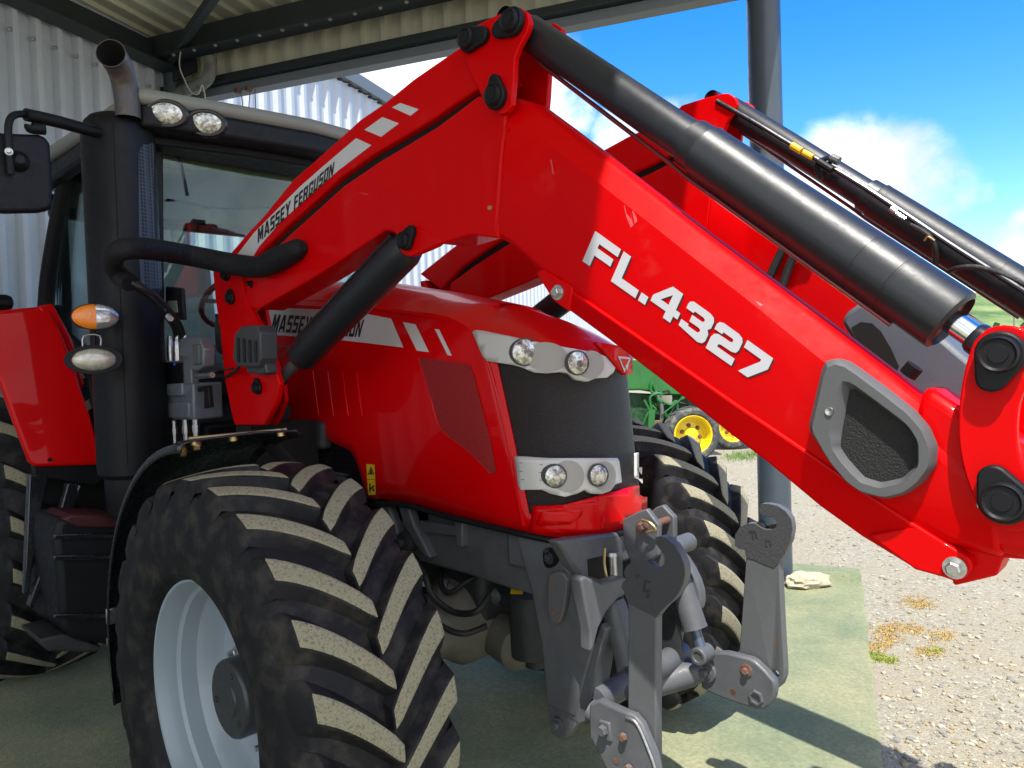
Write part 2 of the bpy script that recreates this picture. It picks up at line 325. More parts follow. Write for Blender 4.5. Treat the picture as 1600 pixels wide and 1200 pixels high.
GC = {'M': [[(0,0),(.19,0),(.19,.60),(.33,.12),(.39,.12),(.39,.5),(.24,1),(0,1)],[(.39,.12),(.45,.12),(.59,.60),(.59,0),(.78,0),(.78,1),(.54,1),(.39,.5)]], 'A': [[(0,0),(.21,0),(.40,.75),(.40,1),(.26,1)],[(.40,1),(.40,.75),(.59,0),(.80,0),(.54,1)],[(.23,.18),(.57,.18),(.52,.36),(.28,.36)]],
 'S': [[(0,0),(.62,0),(.62,.60),(.20,.60),(.20,.80),(.62,.80),(.62,1),(0,1),(0,.42),(.42,.42),(.42,.19),(0,.19)]], 'E': [[(0,0),(.56,0),(.56,.19),(.2,.19),(.2,.41),(.52,.41),(.52,.59),(.2,.59),(.2,.81),(.56,.81),(.56,1),(0,1)]],
 'Y': [[(.27,0),(.47,0),(.47,.40),(.74,1),(.52,1),(.37,.62),(.22,1),(0,1),(.27,.40)]], 'F': [[(0,0),(.2,0),(.2,.40),(.5,.40),(.5,.58),(.2,.58),(.2,.81),(.56,.81),(.56,1),(0,1)]],
 'R': [[(0,0),(.2,0),(.2,1),(0,1)],[(.2,.81),(.62,.81),(.62,1),(.2,1)],[(.42,.55),(.62,.50),(.62,.81),(.42,.81)],[(.2,.38),(.58,.38),(.62,.5),(.42,.55),(.2,.55)],[(.36,.38),(.58,.38),(.66,0),(.45,0)]],
 'G': [[(0,0),(.62,0),(.62,.52),(.34,.52),(.34,.35),(.42,.35),(.42,.19),(.20,.19),(.20,.81),(.42,.81),(.42,.68),(.62,.68),(.62,1),(0,1)]], 'U': [[(0,0),(.62,0),(.62,1),(.42,1),(.42,.19),(.2,.19),(.2,1),(0,1)]],
 'O': [[(0,0),(.2,0),(.2,1),(0,1)],[(.42,0),(.62,0),(.62,1),(.42,1)],[(.2,0),(.42,0),(.42,.19),(.2,.19)],[(.2,.81),(.42,.81),(.42,1),(.2,1)]], 'N': [[(0,0),(.19,0),(.19,.62),(.19,1),(0,1)],[(.47,0),(.66,0),(.66,1),(.47,1)],[(.19,.62),(.47,0),(.47,.40),(.19,1)]], ' ': [[(0,0),(.001,0),(.3,0)]]}
def block(word, bl, br, tr, tl, gap=.11, dx=0, dy=0, GL=GL):
    tot = sum(max(p[0] for g in GL[c] for p in g)+gap for c in word)-gap; bm = BM(); x = 0
    for c in word:
        for g in (GL[c] if c != ' ' else []):
            vs = []
            for p in g:
                u = (x+p[0])/tot; w = p[1]; vs.append(bm.verts.new(((bl[0]*(1-u)+br[0]*u)*(1-w)+(tl[0]*(1-u)+tr[0]*u)*w+dx, (bl[1]*(1-u)+br[1]*u)*(1-w)+(tl[1]*(1-u)+tr[1]*u)*w+dy, 0)))
            bm.faces.new(vs)
        x += max(p[0] for g in GL[c] for p in g)+gap
    bmesh.ops.triangulate(bm, faces=bm.faces); return bm
def corr(bm, a, along, up, n, pitch, rib=.28, depth=.03, height=1., nrm=None, mi=0, thick=.004):
    """trapezoid-rib sheet from corner a; along = unit vector, up = vector of the sheet's height"""
    a = Vector(a); along = Vector(along).normalized(); up = Vector(up); nv = Vector(nrm).normalized() if nrm else along.cross(up).normalized()
    prof = []
    for i in range(n):
        x = i*pitch
        prof += [(x, 0), (x+pitch*(1-rib)*.9, 0), (x+pitch*(1-rib*.72), depth), (x+pitch*(1-rib*.2), depth)]
    prof.append((n*pitch, 0))
    A = [bm.verts.new(a+along*x+nv*d) for x, d in prof]; B = [bm.verts.new(a+along*x+nv*d+up) for x, d in prof]
    for i in range(len(A)-1): bm.faces.new((A[i], A[i+1], B[i+1], B[i])).material_index = mi

# ================================================================ ground
def groundmat():
    m = bpy.data.materials.new('gravel_ground'); m.use_nodes = True; t = m.node_tree; b = t.nodes['Principled BSDF']; b.inputs['Roughness'].default_value = .95
    g = N(t, 'ShaderNodeNewGeometry'); P = g.outputs['Position']
    v = N(t, 'ShaderNodeTexVoronoi', inp={'Scale': 52.}); v2 = N(t, 'ShaderNodeTexVoronoi', inp={'Scale': 85.}); n1 = N(t, 'ShaderNodeTexNoise', inp={'Scale': 1.3, 'Detail': 6.}); n3 = N(t, 'ShaderNodeTexNoise', inp={'Scale': 120., 'Detail': 4.})
    for q in (v, v2, n1, n3): t.links.new(P, q.inputs['Vector'])
    rgb = N(t, 'ShaderNodeValToRGB'); e = rgb.color_ramp.elements; e[0].position = .0; e[0].color = (.235, .21, .15, 1); e[1].position = 1.; e[1].color = (.28, .255, .185, 1)
    e2 = rgb.color_ramp.elements.new(.35); e2.color = (.33, .305, .235, 1); e3 = rgb.color_ramp.elements.new(.6); e3.color = (.19, .18, .15, 1); e4 = rgb.color_ramp.elements.new(.8); e4.color = (.40, .375, .30, 1)
    sep = N(t, 'ShaderNodeSeparateColor'); t.links.new(v.outputs['Color'], sep.inputs[0]); t.links.new(sep.outputs[0], rgb.inputs[0])
    sand = N(t, 'ShaderNodeMix', data_type='RGBA', inp={7: (.30, .26, .18, 1)}); mr = N(t, 'ShaderNodeMapRange', inp={1: .42, 2: .62, 3: .15, 4: .8}); t.links.new(n1.outputs['Fac'], mr.inputs[0]); t.links.new(mr.outputs[0], sand.inputs[0]); t.links.new(rgb.outputs[0], sand.inputs[6])
    fin = N(t, 'ShaderNodeMix', data_type='RGBA', blend_type='MULTIPLY', inp={0: .55}); t.links.new(sand.outputs[2], fin.inputs[6]); mr3 = N(t, 'ShaderNodeMapRange', inp={1: .3, 2: .7, 3: .6, 4: 1.25}); t.links.new(n3.outputs['Fac'], mr3.inputs[0]); t.links.new(mr3.outputs[0], fin.inputs[7])
    t.links.new(fin.outputs[2], b.inputs['Base Color'])
    ma = N(t, 'ShaderNodeMath', operation='ADD'); t.links.new(v.outputs['Distance'], ma.inputs[0]); t.links.new(v2.outputs['Distance'], ma.inputs[1])
    bp = N(t, 'ShaderNodeBump', invert=True, inp={'Strength': .4, 'Distance': .010}); t.links.new(ma.outputs[0], bp.inputs['Height']); t.links.new(bp.outputs[0], b.inputs['Normal'])
    return m
BD = Vector((-.395, .919, 0)); AD = Vector((-.919, -.395, 0))       # the shed's depth and front directions
bm = BM()
gx = [-700, -300, -120, -60, -30, -16, -8, -4, -2, 0, 2, 4, 8, 16, 40, 150, 700]
for i in range(len(gx)-1):
    for j in range(len(gx)-1):
        face(bm, [(gx[i], gx[j], 0), (gx[i+1], gx[j], 0), (gx[i+1], gx[j+1], 0), (gx[i], gx[j+1], 0)])
bmesh.ops.remove_doubles(bm, verts=bm.verts, dist=1e-4)
tag(obj('ground', bm, groundmat(), smooth=False), kind='structure')
# loose stones on the ground
bm = BM(); rs = random.Random(3)
_i = BM(); bmesh.ops.create_icosphere(_i, subdivisions=1, radius=1); ICV = [v.co.copy() for v in _i.verts]; ICF = [[v.index for v in f.verts] for f in _i.faces]; _i.free()
for i in range(5200):
    if i < 3900:
        px = rs.uniform(1120, 1640); py = rs.uniform(740, 1230); p = onZ(px, py, 0)
    else: p = Vector((rs.uniform(-9, 3), rs.uniform(3.8, 11), 0))
    # keep the stones off the mat
    q = p-Vector((.105, 3.69, 0))
    if q.dot(Vector((.357, -.934, 0))) > -.03 and q.dot(Vector((.934, .357, 0))) < .03 and rs.random() > .004: continue
    s = rs.choice((.004, .005, .006, .008, .010, .014))*rs.uniform(.8, 1.3)
    a = rs.uniform(0, 6.3); ca, sa = math.cos(a), math.sin(a); ex, ey, ez = rs.uniform(.8, 1.5)*s, rs.uniform(.7, 1.1)*s, rs.uniform(.45, .8)*s; mi = rs.choice((0, 0, 1, 2))
    vs = []
    for q in ICV:
        k = rs.uniform(.75, 1.15); x, y, z = q.x*ex*k, q.y*ey*k, q.z*ez*k; vs.append(bm.verts.new((p.x+x*ca-y*sa, p.y+x*sa+y*ca, z+s*.25)))
    for f in ICF: bm.faces.new([vs[i] for i in f]).material_index = mi
st = obj('gravel', bm, [mat('gravel_pale', (.37, .345, .27), .95), mat('gravel_grey', (.20, .20, .18), .9), mat('gravel_tan', (.30, .245, .155), .95)], smooth=False, recalc=False)
tag(st, 'loose pale stones lying on the yard', 'gravel', kind='stuff')

# green mat, with a low fold near the post
def matmat():
    m = bpy.data.materials.new('green_turf_mat'); m.use_nodes = True; t = m.node_tree; b = t.nodes['Principled BSDF']; b.inputs['Roughness'].default_value = .95; b.inputs['Sheen Weight'].default_value = .2
    g = N(t, 'ShaderNodeNewGeometry'); P = g.outputs['Position']
    n1 = N(t, 'ShaderNodeTexNoise', inp={'Scale': 1.6, 'Detail': 7., 'Roughness': .6}); n2 = N(t, 'ShaderNodeTexNoise', inp={'Scale': 55., 'Detail': 5., 'Roughness': .7}); n3 = N(t, 'ShaderNodeTexNoise', inp={'Scale': 260., 'Detail': 3.})
    for q in (n1, n2, n3): t.links.new(P, q.inputs['Vector'])
    a = N(t, 'ShaderNodeMix', data_type='RGBA', inp={6: (.135, .19, .085, 1), 7: (.31, .30, .145, 1)}); mr = N(t, 'ShaderNodeMapRange', inp={1: .36, 2: .62, 3: .05, 4: .95}); t.links.new(n1.outputs['Fac'], mr.inputs[0]); t.links.new(mr.outputs[0], a.inputs[0])
    c = N(t, 'ShaderNodeMix', data_type='RGBA', blend_type='MULTIPLY', inp={0: .75}); t.links.new(a.outputs[2], c.inputs[6]); mr2 = N(t, 'ShaderNodeMapRange', inp={1: .3, 2: .7, 3: .55, 4: 1.4}); t.links.new(n2.outputs['Fac'], mr2.inputs[0]); t.links.new(mr2.outputs[0], c.inputs[7])
    t.links.new(c.outputs[2], b.inputs['Base Color'])
    ad = N(t, 'ShaderNodeMath', operation='ADD'); t.links.new(n2.outputs['Fac'], ad.inputs[0]); t.links.new(n3.outputs['Fac'], ad.inputs[1])
    bp = N(t, 'ShaderNodeBump', inp={'Strength': .8, 'Distance': .012}); t.links.new(ad.outputs[0], bp.inputs['Height']); t.links.new(bp.outputs[0], b.inputs['Normal'])
    return m
bm = BM(); c0 = Vector((.105, 3.69, 0)); du = Vector((.357, -.934, 0)); dv = Vector((-.934, -.357, 0))
nu, nv = 130, 60; grid = {}
rr = random.Random(5)
for i in range(nu+1):
    for j in range(nv+1):
        u = 8.2*(i/nu)**1.25; v = 6.*(j/nv)**1.4
        w = .004*math.sin(u*9)+.003*math.sin(u*23) if j == 0 else 0
        p = c0+du*u+dv*(v+w)
        z = .008+.05*math.exp(-((u-.34-.30*v+.08*math.sin(v*3))/.055)**2)*math.exp(-(v/1.1)**2)+.006*math.sin(u*3.1+v*2)*(v > .1)+.004
        p.z = z if j > 0 and i > 0 else .004
        grid[i, j] = bm.verts.new(p)
for i in range(nu):
    for j in range(nv): bm.faces.new((grid[i, j], grid[i+1, j], grid[i+1, j+1], grid[i, j+1]))
tag(obj('turf_mat', bm, matmat()), 'worn green artificial turf mat spread under the red tractor', 'mat')

# grass tufts beside the mat
def tufts(name, px, mcol, n, h, rad, label, seed):
    bm = BM(); r = random.Random(seed)
    for k in range(n):
        c = r.choice(px); p = onZ(c[0]+r.gauss(0, rad), c[1]+r.gauss(0, rad*.38), 0)
        for q in range(3):
            a = r.uniform(0, 6.28); L = h*r.uniform(.4, 1.2); w = .0022; d = Vector((math.cos(a), math.sin(a), 0))*r.uniform(.2, 1.)*L; s = Vector((-math.sin(a), math.cos(a), 0))*w
            b0 = p+Vector((r.uniform(-.01, .01), r.uniform(-.01, .01), 0)); face(bm, [b0-s, b0+s, b0+d*.5+s*.7+Vector((0, 0, L*.6)), b0+d*.5-s*.7+Vector((0, 0, L*.6))]); face(bm, [b0+d*.5-s*.7+Vector((0, 0, L*.6)), b0+d*.5+s*.7+Vector((0, 0, L*.6)), b0+d+Vector((0, 0, L*.75))])
    tag(obj(name, bm, mcol, smooth=False, recalc=False), label, 'grass', kind='stuff')
DRYG = mat('dry_grass', (.42, .27, .06), .9, var=.3, vscale=30); GRNG = mat('yellow_green_grass', (.26, .30, .05), .9, var=.3, vscale=30); FARG = mat('green_grass', (.14, .24, .045), .9, var=.3, vscale=3)
tufts('grass', [(1380, 985), (1400, 980), (1430, 985), (1440, 945), (1425, 940), (1370, 1010), (1450, 1020), (1390, 1000), (1470, 995)], DRYG, 1300, .011, 13, 'dry orange grass growing through the gravel at the mat edge', 5)
tufts('grass', [(1375, 1030), (1392, 1032), (1460, 1017), (1368, 1024)], GRNG, 500, .012, 7, 'yellow-green grass patch by the corner of the mat', 6)
tufts('grass', [(1155, 712), (1168, 715), (1180, 710), (1145, 715), (1195, 708)], FARG, 500, .07, 9, 'green weeds growing beside the far yellow wheels', 8)

# hills and the bushes on them
def hillmat():
    m = bpy.data.materials.new('green_hillside'); m.use_nodes = True; t = m.node_tree; b = t.nodes['Principled BSDF']; b.inputs['Roughness'].default_value = 1.
    g = N(t, 'ShaderNodeNewGeometry'); n1 = N(t, 'ShaderNodeTexNoise', inp={'Scale': .035, 'Detail': 9., 'Roughness': .65}); t.links.new(g.outputs['Position'], n1.inputs['Vector'])
    r = N(t, 'ShaderNodeValToRGB'); e = r.color_ramp.elements; e[0].position = .38; e[0].color = (.05, .11, .03, 1); e[1].position = .68; e[1].color = (.30, .30, .13, 1); x = e.new(.5); x.color = (.15, .21, .07, 1)
    t.links.new(n1.outputs['Fac'], r.inputs[0]); t.links.new(r.outputs[0], b.inputs['Base Color']); return m
bm = BM(); hg = {}
for i in range(41):
    for j in range(9):
        az = R_(-75+150*i/40); rad = 190+j*26
        d = _D*math.cos(az)+_R*math.sin(az)
        prof = [0, .12, .3, .55, .8, .97, 1., .9, .6][j]
        h = (27+5*math.sin(az*7+1)+3*math.sin(az*17)+2*math.sin(az*31))*prof
        hg[i, j] = bm.verts.new((CP.x+d.x*rad, CP.y+d.y*rad, -.3+h+ (random.random()*1.2 if 0 < j < 8 else 0)))
for i in range(40):
    for j in range(8): bm.faces.new((hg[i, j], hg[i+1, j], hg[i+1, j+1], hg[i, j+1]))
tag(obj('hills', bm, hillmat()), kind='structure')
bm = BM(); r_ = random.Random(11)
for k in range(260):
    az = R_(r_.uniform(27, 40)); rad = r_.uniform(170, 200); d = _D*math.cos(az)+_R*math.sin(az); s = r_.uniform(1.6, 3.4); c = Vector((CP.x+d.x*rad, CP.y+d.y*rad, s*.7+ (rad-170)*.03))
    for q in range(26):
        dd = Vector((r_.gauss(0, 1), r_.gauss(0, 1), r_.gauss(0, .7))).normalized()*s*r_.uniform(.5, 1.); u = Vector((r_.uniform(-1, 1), r_.uniform(-1, 1), r_.uniform(-1, 1))).normalized()*.6; w = u.orthogonal().normalized()*.6
        face(bm, [c+dd-u-w, c+dd+u-w, c+dd+u+w, c+dd-u+w])
tag(obj('bushes', bm, mat('dark_bush_leaves', (.045, .085, .025), .9, var=.4, vscale=.4), smooth=False, recalc=False), 'dark green bushes along the foot of the far hill', 'bushes', kind='stuff')
for k, (px, L) in enumerate(((1586, 'single thin pale pole standing in front of the far hill'),)):
    p = onZ(px, 620, 0); d = (p-CP); d.z = 0; d.normalize(); p = CP+d*95; p.z = 0
    ro = thing('street_lamp', L, 'lamp post', p); bm = BM(); tube(bm, [p, p+Vector((0, 0, 6.5))], [.11, .07], 10); obj('pole', bm, LBEAM, ro)
    bm = BM(); beam(bm, p+Vector((0, 0, 6.5)), p+Vector((.8, .3, 6.6)), .16, .08); obj('lamp_head', bm, LBEAM, ro)

# stone on the mat
def rock(c, s, label, seed, m=STONE, sc=(1, .7, .5)):
    r = random.Random(seed); bm = BM(); bmesh.ops.create_icosphere(bm, subdivisions=3, radius=s)
    import mathutils
    for v in bm.verts:
        n = mathutils.noise.noise(v.co*22+Vector((seed, 0, 0))); n2 = mathutils.noise.noise(v.co*60+Vector((seed, 3, 0)))
        v.co *= 1+.35*n+.1*n2; v.co.x *= sc[0]; v.co.y *= sc[1]; v.co.z *= sc[2]
    bmesh.ops.rotate(bm, verts=bm.verts, cent=(0, 0, 0), matrix=Matrix.Rotation(.8, 3, 'Z'))
    bmesh.ops.translate(bm, verts=bm.verts, vec=Vector(c)+Vector((0, 0, s*sc[2]*.75)))
    return tag(obj('stone', bm, m, sharp=25), label, 'stone')
p = onZ(1262, 918, .01); rock(p, .135, 'large pale limestone rock lying on the green mat by the post', 3, sc=(1.1, .6, .46))
p = onZ(1338, 909, .012); rock(p, .022, 'small white pebble lying near the corner of the green mat', 9)

# ================================================================ open shed
shed = thing('open_shed', 'open-sided steel shed with ribbed cream sheets and dark beams over the red tractor', 'shed', (-.275, 3.084, 0))
S0 = Vector((-.275, 3.084, 0)); CORN = S0+AD*5.45
def at(s, d, z): return S0+AD*s+BD*d+Vector((0, 0, z))
bm = BM(); lathe(bm, [(0, .115), (4.6, .115)], S0, (0, 0, 1), 48); obj('column', bm, POSTM, shed)
bm = BM(); box(bm, S0+Vector((0, 0, .012)), (.36, .36, .024), (0, 0, .41)); obj('base_plate', bm, POSTM, shed, bevel=.003)
# lower fascia beams (dark web with a pale purlin below), sheeting, upper beam
def rail(name, z0, z1, d0, d1, m, s0=-.27, s1=5.6, bev=.004):
    bm = BM(); prism(bm, [at(s0, d0, z0), at(s0, d1, z0), at(s0, d1, z1), at(s0, d0, z1)], AD*(s1-s0)); return obj(name, bm, m, shed, bevel=bev)
rail('fascia_purlin', 4.235, 4.315, -.03, .10, LBEAM)
rail('fascia_beam', 4.318, 4.388, -.10, .04, DBEAM)
bm = BM(); corr(bm, at(-.27, .06, 4.36), AD, (0, 0, .46), 29, .2, rib=.42, depth=.055, nrm=-BD); obj('fascia_sheet', bm, CREAM, shed, smooth=False, recalc=False)
rail('eaves_beam', 4.565, 4.765, -.30, -.24, DBEAM)
rail('eaves_flange', 4.545, 4.563, -.36, -.18, DBEAM, bev=.002)
for k in range(24):
    p = at(-.2+k*.24, -.32, 4.535); bm = BM(); hexbolt(bm, p+Vector((0, 0, .008)), (0, 0, -1), .012, .008); obj('bolt', bm, STEEL, shed)
# roof sheets with ribs running in the depth direction
bm = BM(); corr(bm, at(6.2, .25, 4.82), -AD, -BD*9.2+Vector((0, 0, .25)), 32, .2, rib=.35, depth=.035, nrm=(0, 0, -1))
obj('roof_sheet', bm, CREAM, shed, smooth=False, recalc=False)
bm = BM(); prism(bm, [at(-.27, .25, 4.84), at(6.2, .25, 4.84), at(6.2, .25, 4.88), at(-.27, .25, 4.88)], -BD*9.2+Vector((0, 0, .25))); obj('roof_skin', bm, DBEAM, shed)
for d in (-3.6, -6.0, -8.2):
    bm = BM(); prism(bm, [at(-.0, d, 4.62), at(-.0, d+.06, 4.62), at(-.0, d+.06, 4.79), at(-.0, d, 4.79)], AD*5.6); obj('purlin', bm, DBEAM, shed, bevel=.003)
# wall-head beam, left wall
bm = BM(); a = at(5.40, .05, 4.75); beam(bm, at(5.36, .0, 4.615), at(5.36, -8, 4.615), .08, .21); obj('wall_beam', bm, DBEAM, shed, bevel=.004)
bm = BM(); beam(bm, at(5.30, .0, 4.50), at(5.30, -8, 4.50), .20, .02); obj('beam_flange', bm, DBEAM, shed, bevel=.003)
bm = BM(); corr(bm, at(5.48, .1, 0), -BD, (0, 0, 4.76), 48, .19, rib=.46, depth=.06, nrm=-AD); obj('wall_sheet', bm, WALLM, shed, smooth=False, recalc=False)
bm = BM(); prism(bm, [at(5.50, .1, 0), at(5.53, .1, 0), at(5.53, .1, 4.78), at(5.50, .1, 4.78)], -BD*9.2); obj('wall_skin', bm, WALLM, shed)
for k in range(22):
    p = at(5.43, -.28-k*.19, 4.33); bm = BM(); hexbolt(bm, p, -AD, .011, .01); obj('screw', bm, STEEL, shed)
bm = BM(); lathe(bm, [(0, .09), (4.7, .09)], at(5.36, -.05, 0), (0, 0, 1), 24); obj('corner_post', bm, POSTM, shed)
# knee brace under the roof
a = onY(283, 0, onZ(283, 0, 4.9).y if False else at(4.6, -.9, 0).y); 
bm = BM(); beam(bm, at(4.15, -.75, 4.76), at(5.28, -.2, 4.54), .07, .07); obj('brace', bm, DBEAM, shed, bevel=.003)
bm = BM(); prism(bm, [at(5.3, -.12, 4.40), at(5.02, -.12, 4.46), at(5.02, -.12, 4.6), at(5.3, -.12, 4.6)], BD*.02); obj('gusset', bm, DBEAM, shed)
# downpipe
q = smoothpath([at(5.2, -.22, 0), at(5.2, -.22, 3.9), at(5.2, -.22, 4.08), at(5.14, -.22, 4.22), at(5.0, -.22, 4.26), at(4.86, -.22, 4.28), at(4.77, -.22, 4.35), at(4.75, -.22, 4.5)], 6)
bm = BM(); tube(bm, q, .055, 18); obj('downpipe', bm, PVC, shed)
bm = BM(); tube(bm, smoothpath([at(4.98, -.32, 4.62), at(4.98, -.36, 4.42), at(4.93, -.36, 4.28), at(4.86, -.36, 4.16), at(4.78, -.36, 4.13), at(4.73, -.36, 4.2), at(4.72, -.34, 4.08), at(4.71, -.34, 4.0)], 5), .006, 6); obj('cable', bm, mat('white_cable', (.5, .5, .44), .6), shed)
bm = BM(); tube(bm, smoothpath([at(4.62, .0, 4.25), at(4.62, .02, 4.1), at(4.75, .0, 4.02), at(4.85, 0, 4.08)], 5), .004, 6); tube(bm, [at(4.45, .0, 4.25), at(4.45, .0, 3.9)], .004, 6); tube(bm, [at(4.5, .0, 4.25), at(4.54, .0, 4.02)], .004, 6); box(bm, at(4.54, 0, 4.03), (.04, .04, .05)); box(bm, at(4.6, -.05, 4.23), (.05, .05, .04)); box(bm, at(4.48, -.05, 4.23), (.05, .05, .04)); obj('hanging_wire', bm, RUST, shed)

# far warehouse: its long wall runs parallel to the shed's depth
fw = onY(524, 121, 0)*0
d = ray(524, 121); k = 11.4; F0 = CP+d*k; H = F0.z
far = thing('warehouse', 'pale blue-grey corrugated steel warehouse with a sloping eaves line behind the red tractor', 'warehouse', (F0.x, F0.y, 0))
bm = BM(); a = Vector((F0.x, F0.y, 0))-BD*6; corr(bm, a, BD, (0, 0, H), 84, .29, rib=.42, depth=.045, nrm=-AD); obj('wall', bm, WALLM, far, smooth=False, recalc=False)
bm = BM(); prism(bm, [a+AD*.06, a+AD*.16, a+AD*.16+Vector((0, 0, H)), a+AD*.06+Vector((0, 0, H))], BD*24.3); obj('wall_lining', bm, WALLM, far)
bm = BM(); b0 = a-AD*.10+Vector((0, 0, H+.02)); prism(bm, [b0, b0+AD*.3, b0+AD*.3+Vector((0, 0, .20)), b0+Vector((0, 0, .20))], BD*24.3); obj('gutter', bm, LBEAM, far, bevel=.01)
bm = BM(); prism(bm, [b0+AD*.3, b0+AD*6+Vector((0, 0, .9)), b0+AD*6+Vector((0, 0, 1.0)), b0+AD*.3+Vector((0, 0, .18))], BD*24.3); obj('roof', bm, LBEAM, far)
for i in range(16, 60):
    c = a+BD*(.29*i+.21)-AD*.06+Vector((0, 0, H-.03)); bm = BM(); box(bm, c, (.06, .06, .03)); obj('closure_block', bm, BLK, far)

# ================================================================ green tractors in the yard
def small_wheel(root, c, ax, R, Wd, rimr, label=None):
    """tyre with lugs and a dished yellow rim; ax points to the side one sees"""
    ax = Vector(ax).normalized(); c = Vector(c)
    bm = BM(); lathe(bm, [(Wd*.42, rimr), (Wd*.5, rimr*1.15), (Wd*.5, R*.86), (Wd*.42, R*.94), (0, R*.955), (-Wd*.42, R*.94), (-Wd*.5, R*.86), (-Wd*.42, rimr)], c, ax, 40)
    u = ax.cross(Vector((0, 0, 1))).normalized(); w = Vector((0, 0, 1))
    for k in range(20):
        for s in (-1, 1):
            pts = []
            for q in range(4):
                f = q/3; a = 2*math.pi*(k+.5*(s > 0))/20+f*.25; rad = R*(.985-.05*f*f); pts.append((c+(u*math.cos(a)+w*math.sin(a))*rad+ax*s*(-.02+f*Wd*.47), (u*math.cos(a)+w*math.sin(a)), (-u*math.sin(a)+w*math.cos(a))))
            for q in range(3):
                (p, n, t), (p2, n2, t2) = pts[q], pts[q+1]; h = R*.05; tw = R*.05
                A = [p-t*tw, p+t*tw, p2+t2*tw, p2-t2*tw]; prism(bm, A, -(n+n2).normalized()*h*1.6)
    wh = obj('wheel', bm, mat('worn_tyre_rubber', (.05, .055, .058), .8, col2=(.14, .14, .12), vscale=9, bump=.3, bscale=60), root, smooth=False)
    bm = BM(); lathe(bm, [(Wd*.43, rimr*1.06), (Wd*.47, rimr*1.02), (Wd*.43, rimr*.95), (Wd*.25, rimr*.88), (Wd*.05, rimr*.82), (Wd*.0, rimr*.7), (Wd*.08, rimr*.4), (Wd*.20, rimr*.33), (Wd*.22, rimr*.16), (Wd*.22, 0)], c, ax, 40)
    rm = obj('rim', bm, YELP, wh)
    for k in range(6):
        bm = BM(); a = k*math.pi/3+.3; hexbolt(bm, c+ax*(Wd*.08)+(u*math.cos(a)+w*math.sin(a))*rimr*.5, ax, .022, .02); obj('wheel_nut', bm, RUST, wh)
    return wh
G0 = onZ(1080, 722, 0)
ga = (CP-G0); ga.z = 0; ga.normalize(); ga = (Matrix.Rotation(.28, 3, 'Z') @ ga)       # wheel side faces a little left of us
gt = thing('green_tractor', 'green farm tractor with bright yellow front wheel parked on the gravel in the distance', 'tractor', G0)
gs = Vector((-ga.y, ga.x, 0))
if gs.dot(CR) < 0: gs = -gs
sc_ = (G0-CP).dot(CD)/FPX
Rw = 44*sc_; small_wheel(gt, G0+Vector((0, 0, Rw)), ga, Rw, .34, Rw*.66)
def gp(px, py, back=0.): # point in the tractor's side plane
    d = ray(px, py); n = ga; t = ((G0-ga*back-CP).dot(n))/(d.dot(n)); return CP+d*t
bm = BM(); prism(bm, [gp(900, 560, .2), gp(1140, 560, .2), gp(1140, 622, .2), gp(1052, 618, .2), gp(1000, 610, .2), gp(900, 612, .2)], -ga*.7); obj('bonnet', bm, GRNP, gt, bevel=.03)
bm = BM(); prism(bm, [gp(930, 612, .35), gp(1100, 620, .35), gp(1095, 690, .35), gp(930, 700, .35)], -ga*.4); obj('engine_block', bm, mat('oily_green_casting', (.012, .06, .02), .6, bump=1., bscale=25, var=.6, vscale=14), gt, bevel=.01)
rg = random.Random(4)
for k in range(14):
    x0 = rg.uniform(1015, 1090); y0 = rg.uniform(615, 680)
    pts = [gp(x0+rg.uniform(-8, 8)*q, y0+rg.uniform(-7, 9)*q, .2-.01*k) for q in range(5)]
    bm = BM(); tube(bm, smoothpath(pts, 5), rg.uniform(.012, .024), 8); obj('pipe', bm, GRNP if k % 3 else HOSE, gt)
bm = BM(); tube(bm, smoothpath([gp(1024, 612, .15), gp(1033, 630, .12), gp(1034, 655, .12), gp(1027, 668, .15)], 5), .03, 10); obj('hose', bm, mat('grey_hose', (.12, .12, .13), .5), gt)
bm = BM(); box(bm, gp(1042, 625, .18), (.16, .05, .14)); obj('bracket', bm, mat('beige_part', (.35, .33, .28), .6), gt)
bm = BM(); box(bm, gp(1028, 664, .12), (.1, .08, .14)); obj('bracket', bm, mat('rust_brown_part', (.25, .15, .09), .7), gt)
bm = BM(); prism(bm, [gp(1014, 640, .1), gp(1024, 640, .1), gp(1020, 690, .1), gp(1012, 690, .1)], -ga*.1); obj('frame_rail', bm, GRNP, gt)
G1 = onZ(1128, 716, 0)+Vector((-.6, .5, 0)); gt2 = thing('green_trailer', 'low dark green machine with dull yellow wheel behind the green tractor', 'trailer', (G1.x, G1.y, 0))
pw = gp(1143, 690, 1.4); small_wheel(gt2, Vector((pw.x, pw.y, .38)), ga, .38, .26, .24)
bm = BM(); prism(bm, [gp(1100, 640, 1.5), gp(1180, 660, 1.5), gp(1180, 684, 1.5), gp(1100, 676, 1.5)], -ga*.6); obj('body', bm, mat('dark_green_paint', (.012, .07, .02), .5), gt2, bevel=.02)
pb = onZ(1102, 731, 0); bm = BM(); box(bm, pb+Vector((0, 0, .06)), (.26, .16, .12), (0, 0, .4)); tag(obj('wood_block', bm, WOOD, bevel=.006), 'brown wooden block chocked against the green tractor front wheel', 'block')
bm = BM(); box(bm, pb+Vector((-.1, .25, .04)), (.16, .2, .08), (0, 0, 1.)); tag(obj('wood_block', bm, WOOD, bevel=.006), 'smaller wooden offcut on the gravel behind the brown chock', 'block')

# ================================================================ the red tractor
TR = thing('red_tractor', 'big red farm tractor with dusty front tyre, grey front linkage and black upright exhaust', 'tractor', (0, 0, 0))
def lerp(a, b, t): return a+(b-a)*t
def interp(x, tab):
    if x <= tab[0][0]: return tab[0][1]
    for (a, b), (c, d) in zip(tab, tab[1:]):
        if x <= c: return b+(d-b)*(x-a)/(c-a)
    return tab[-1][1]

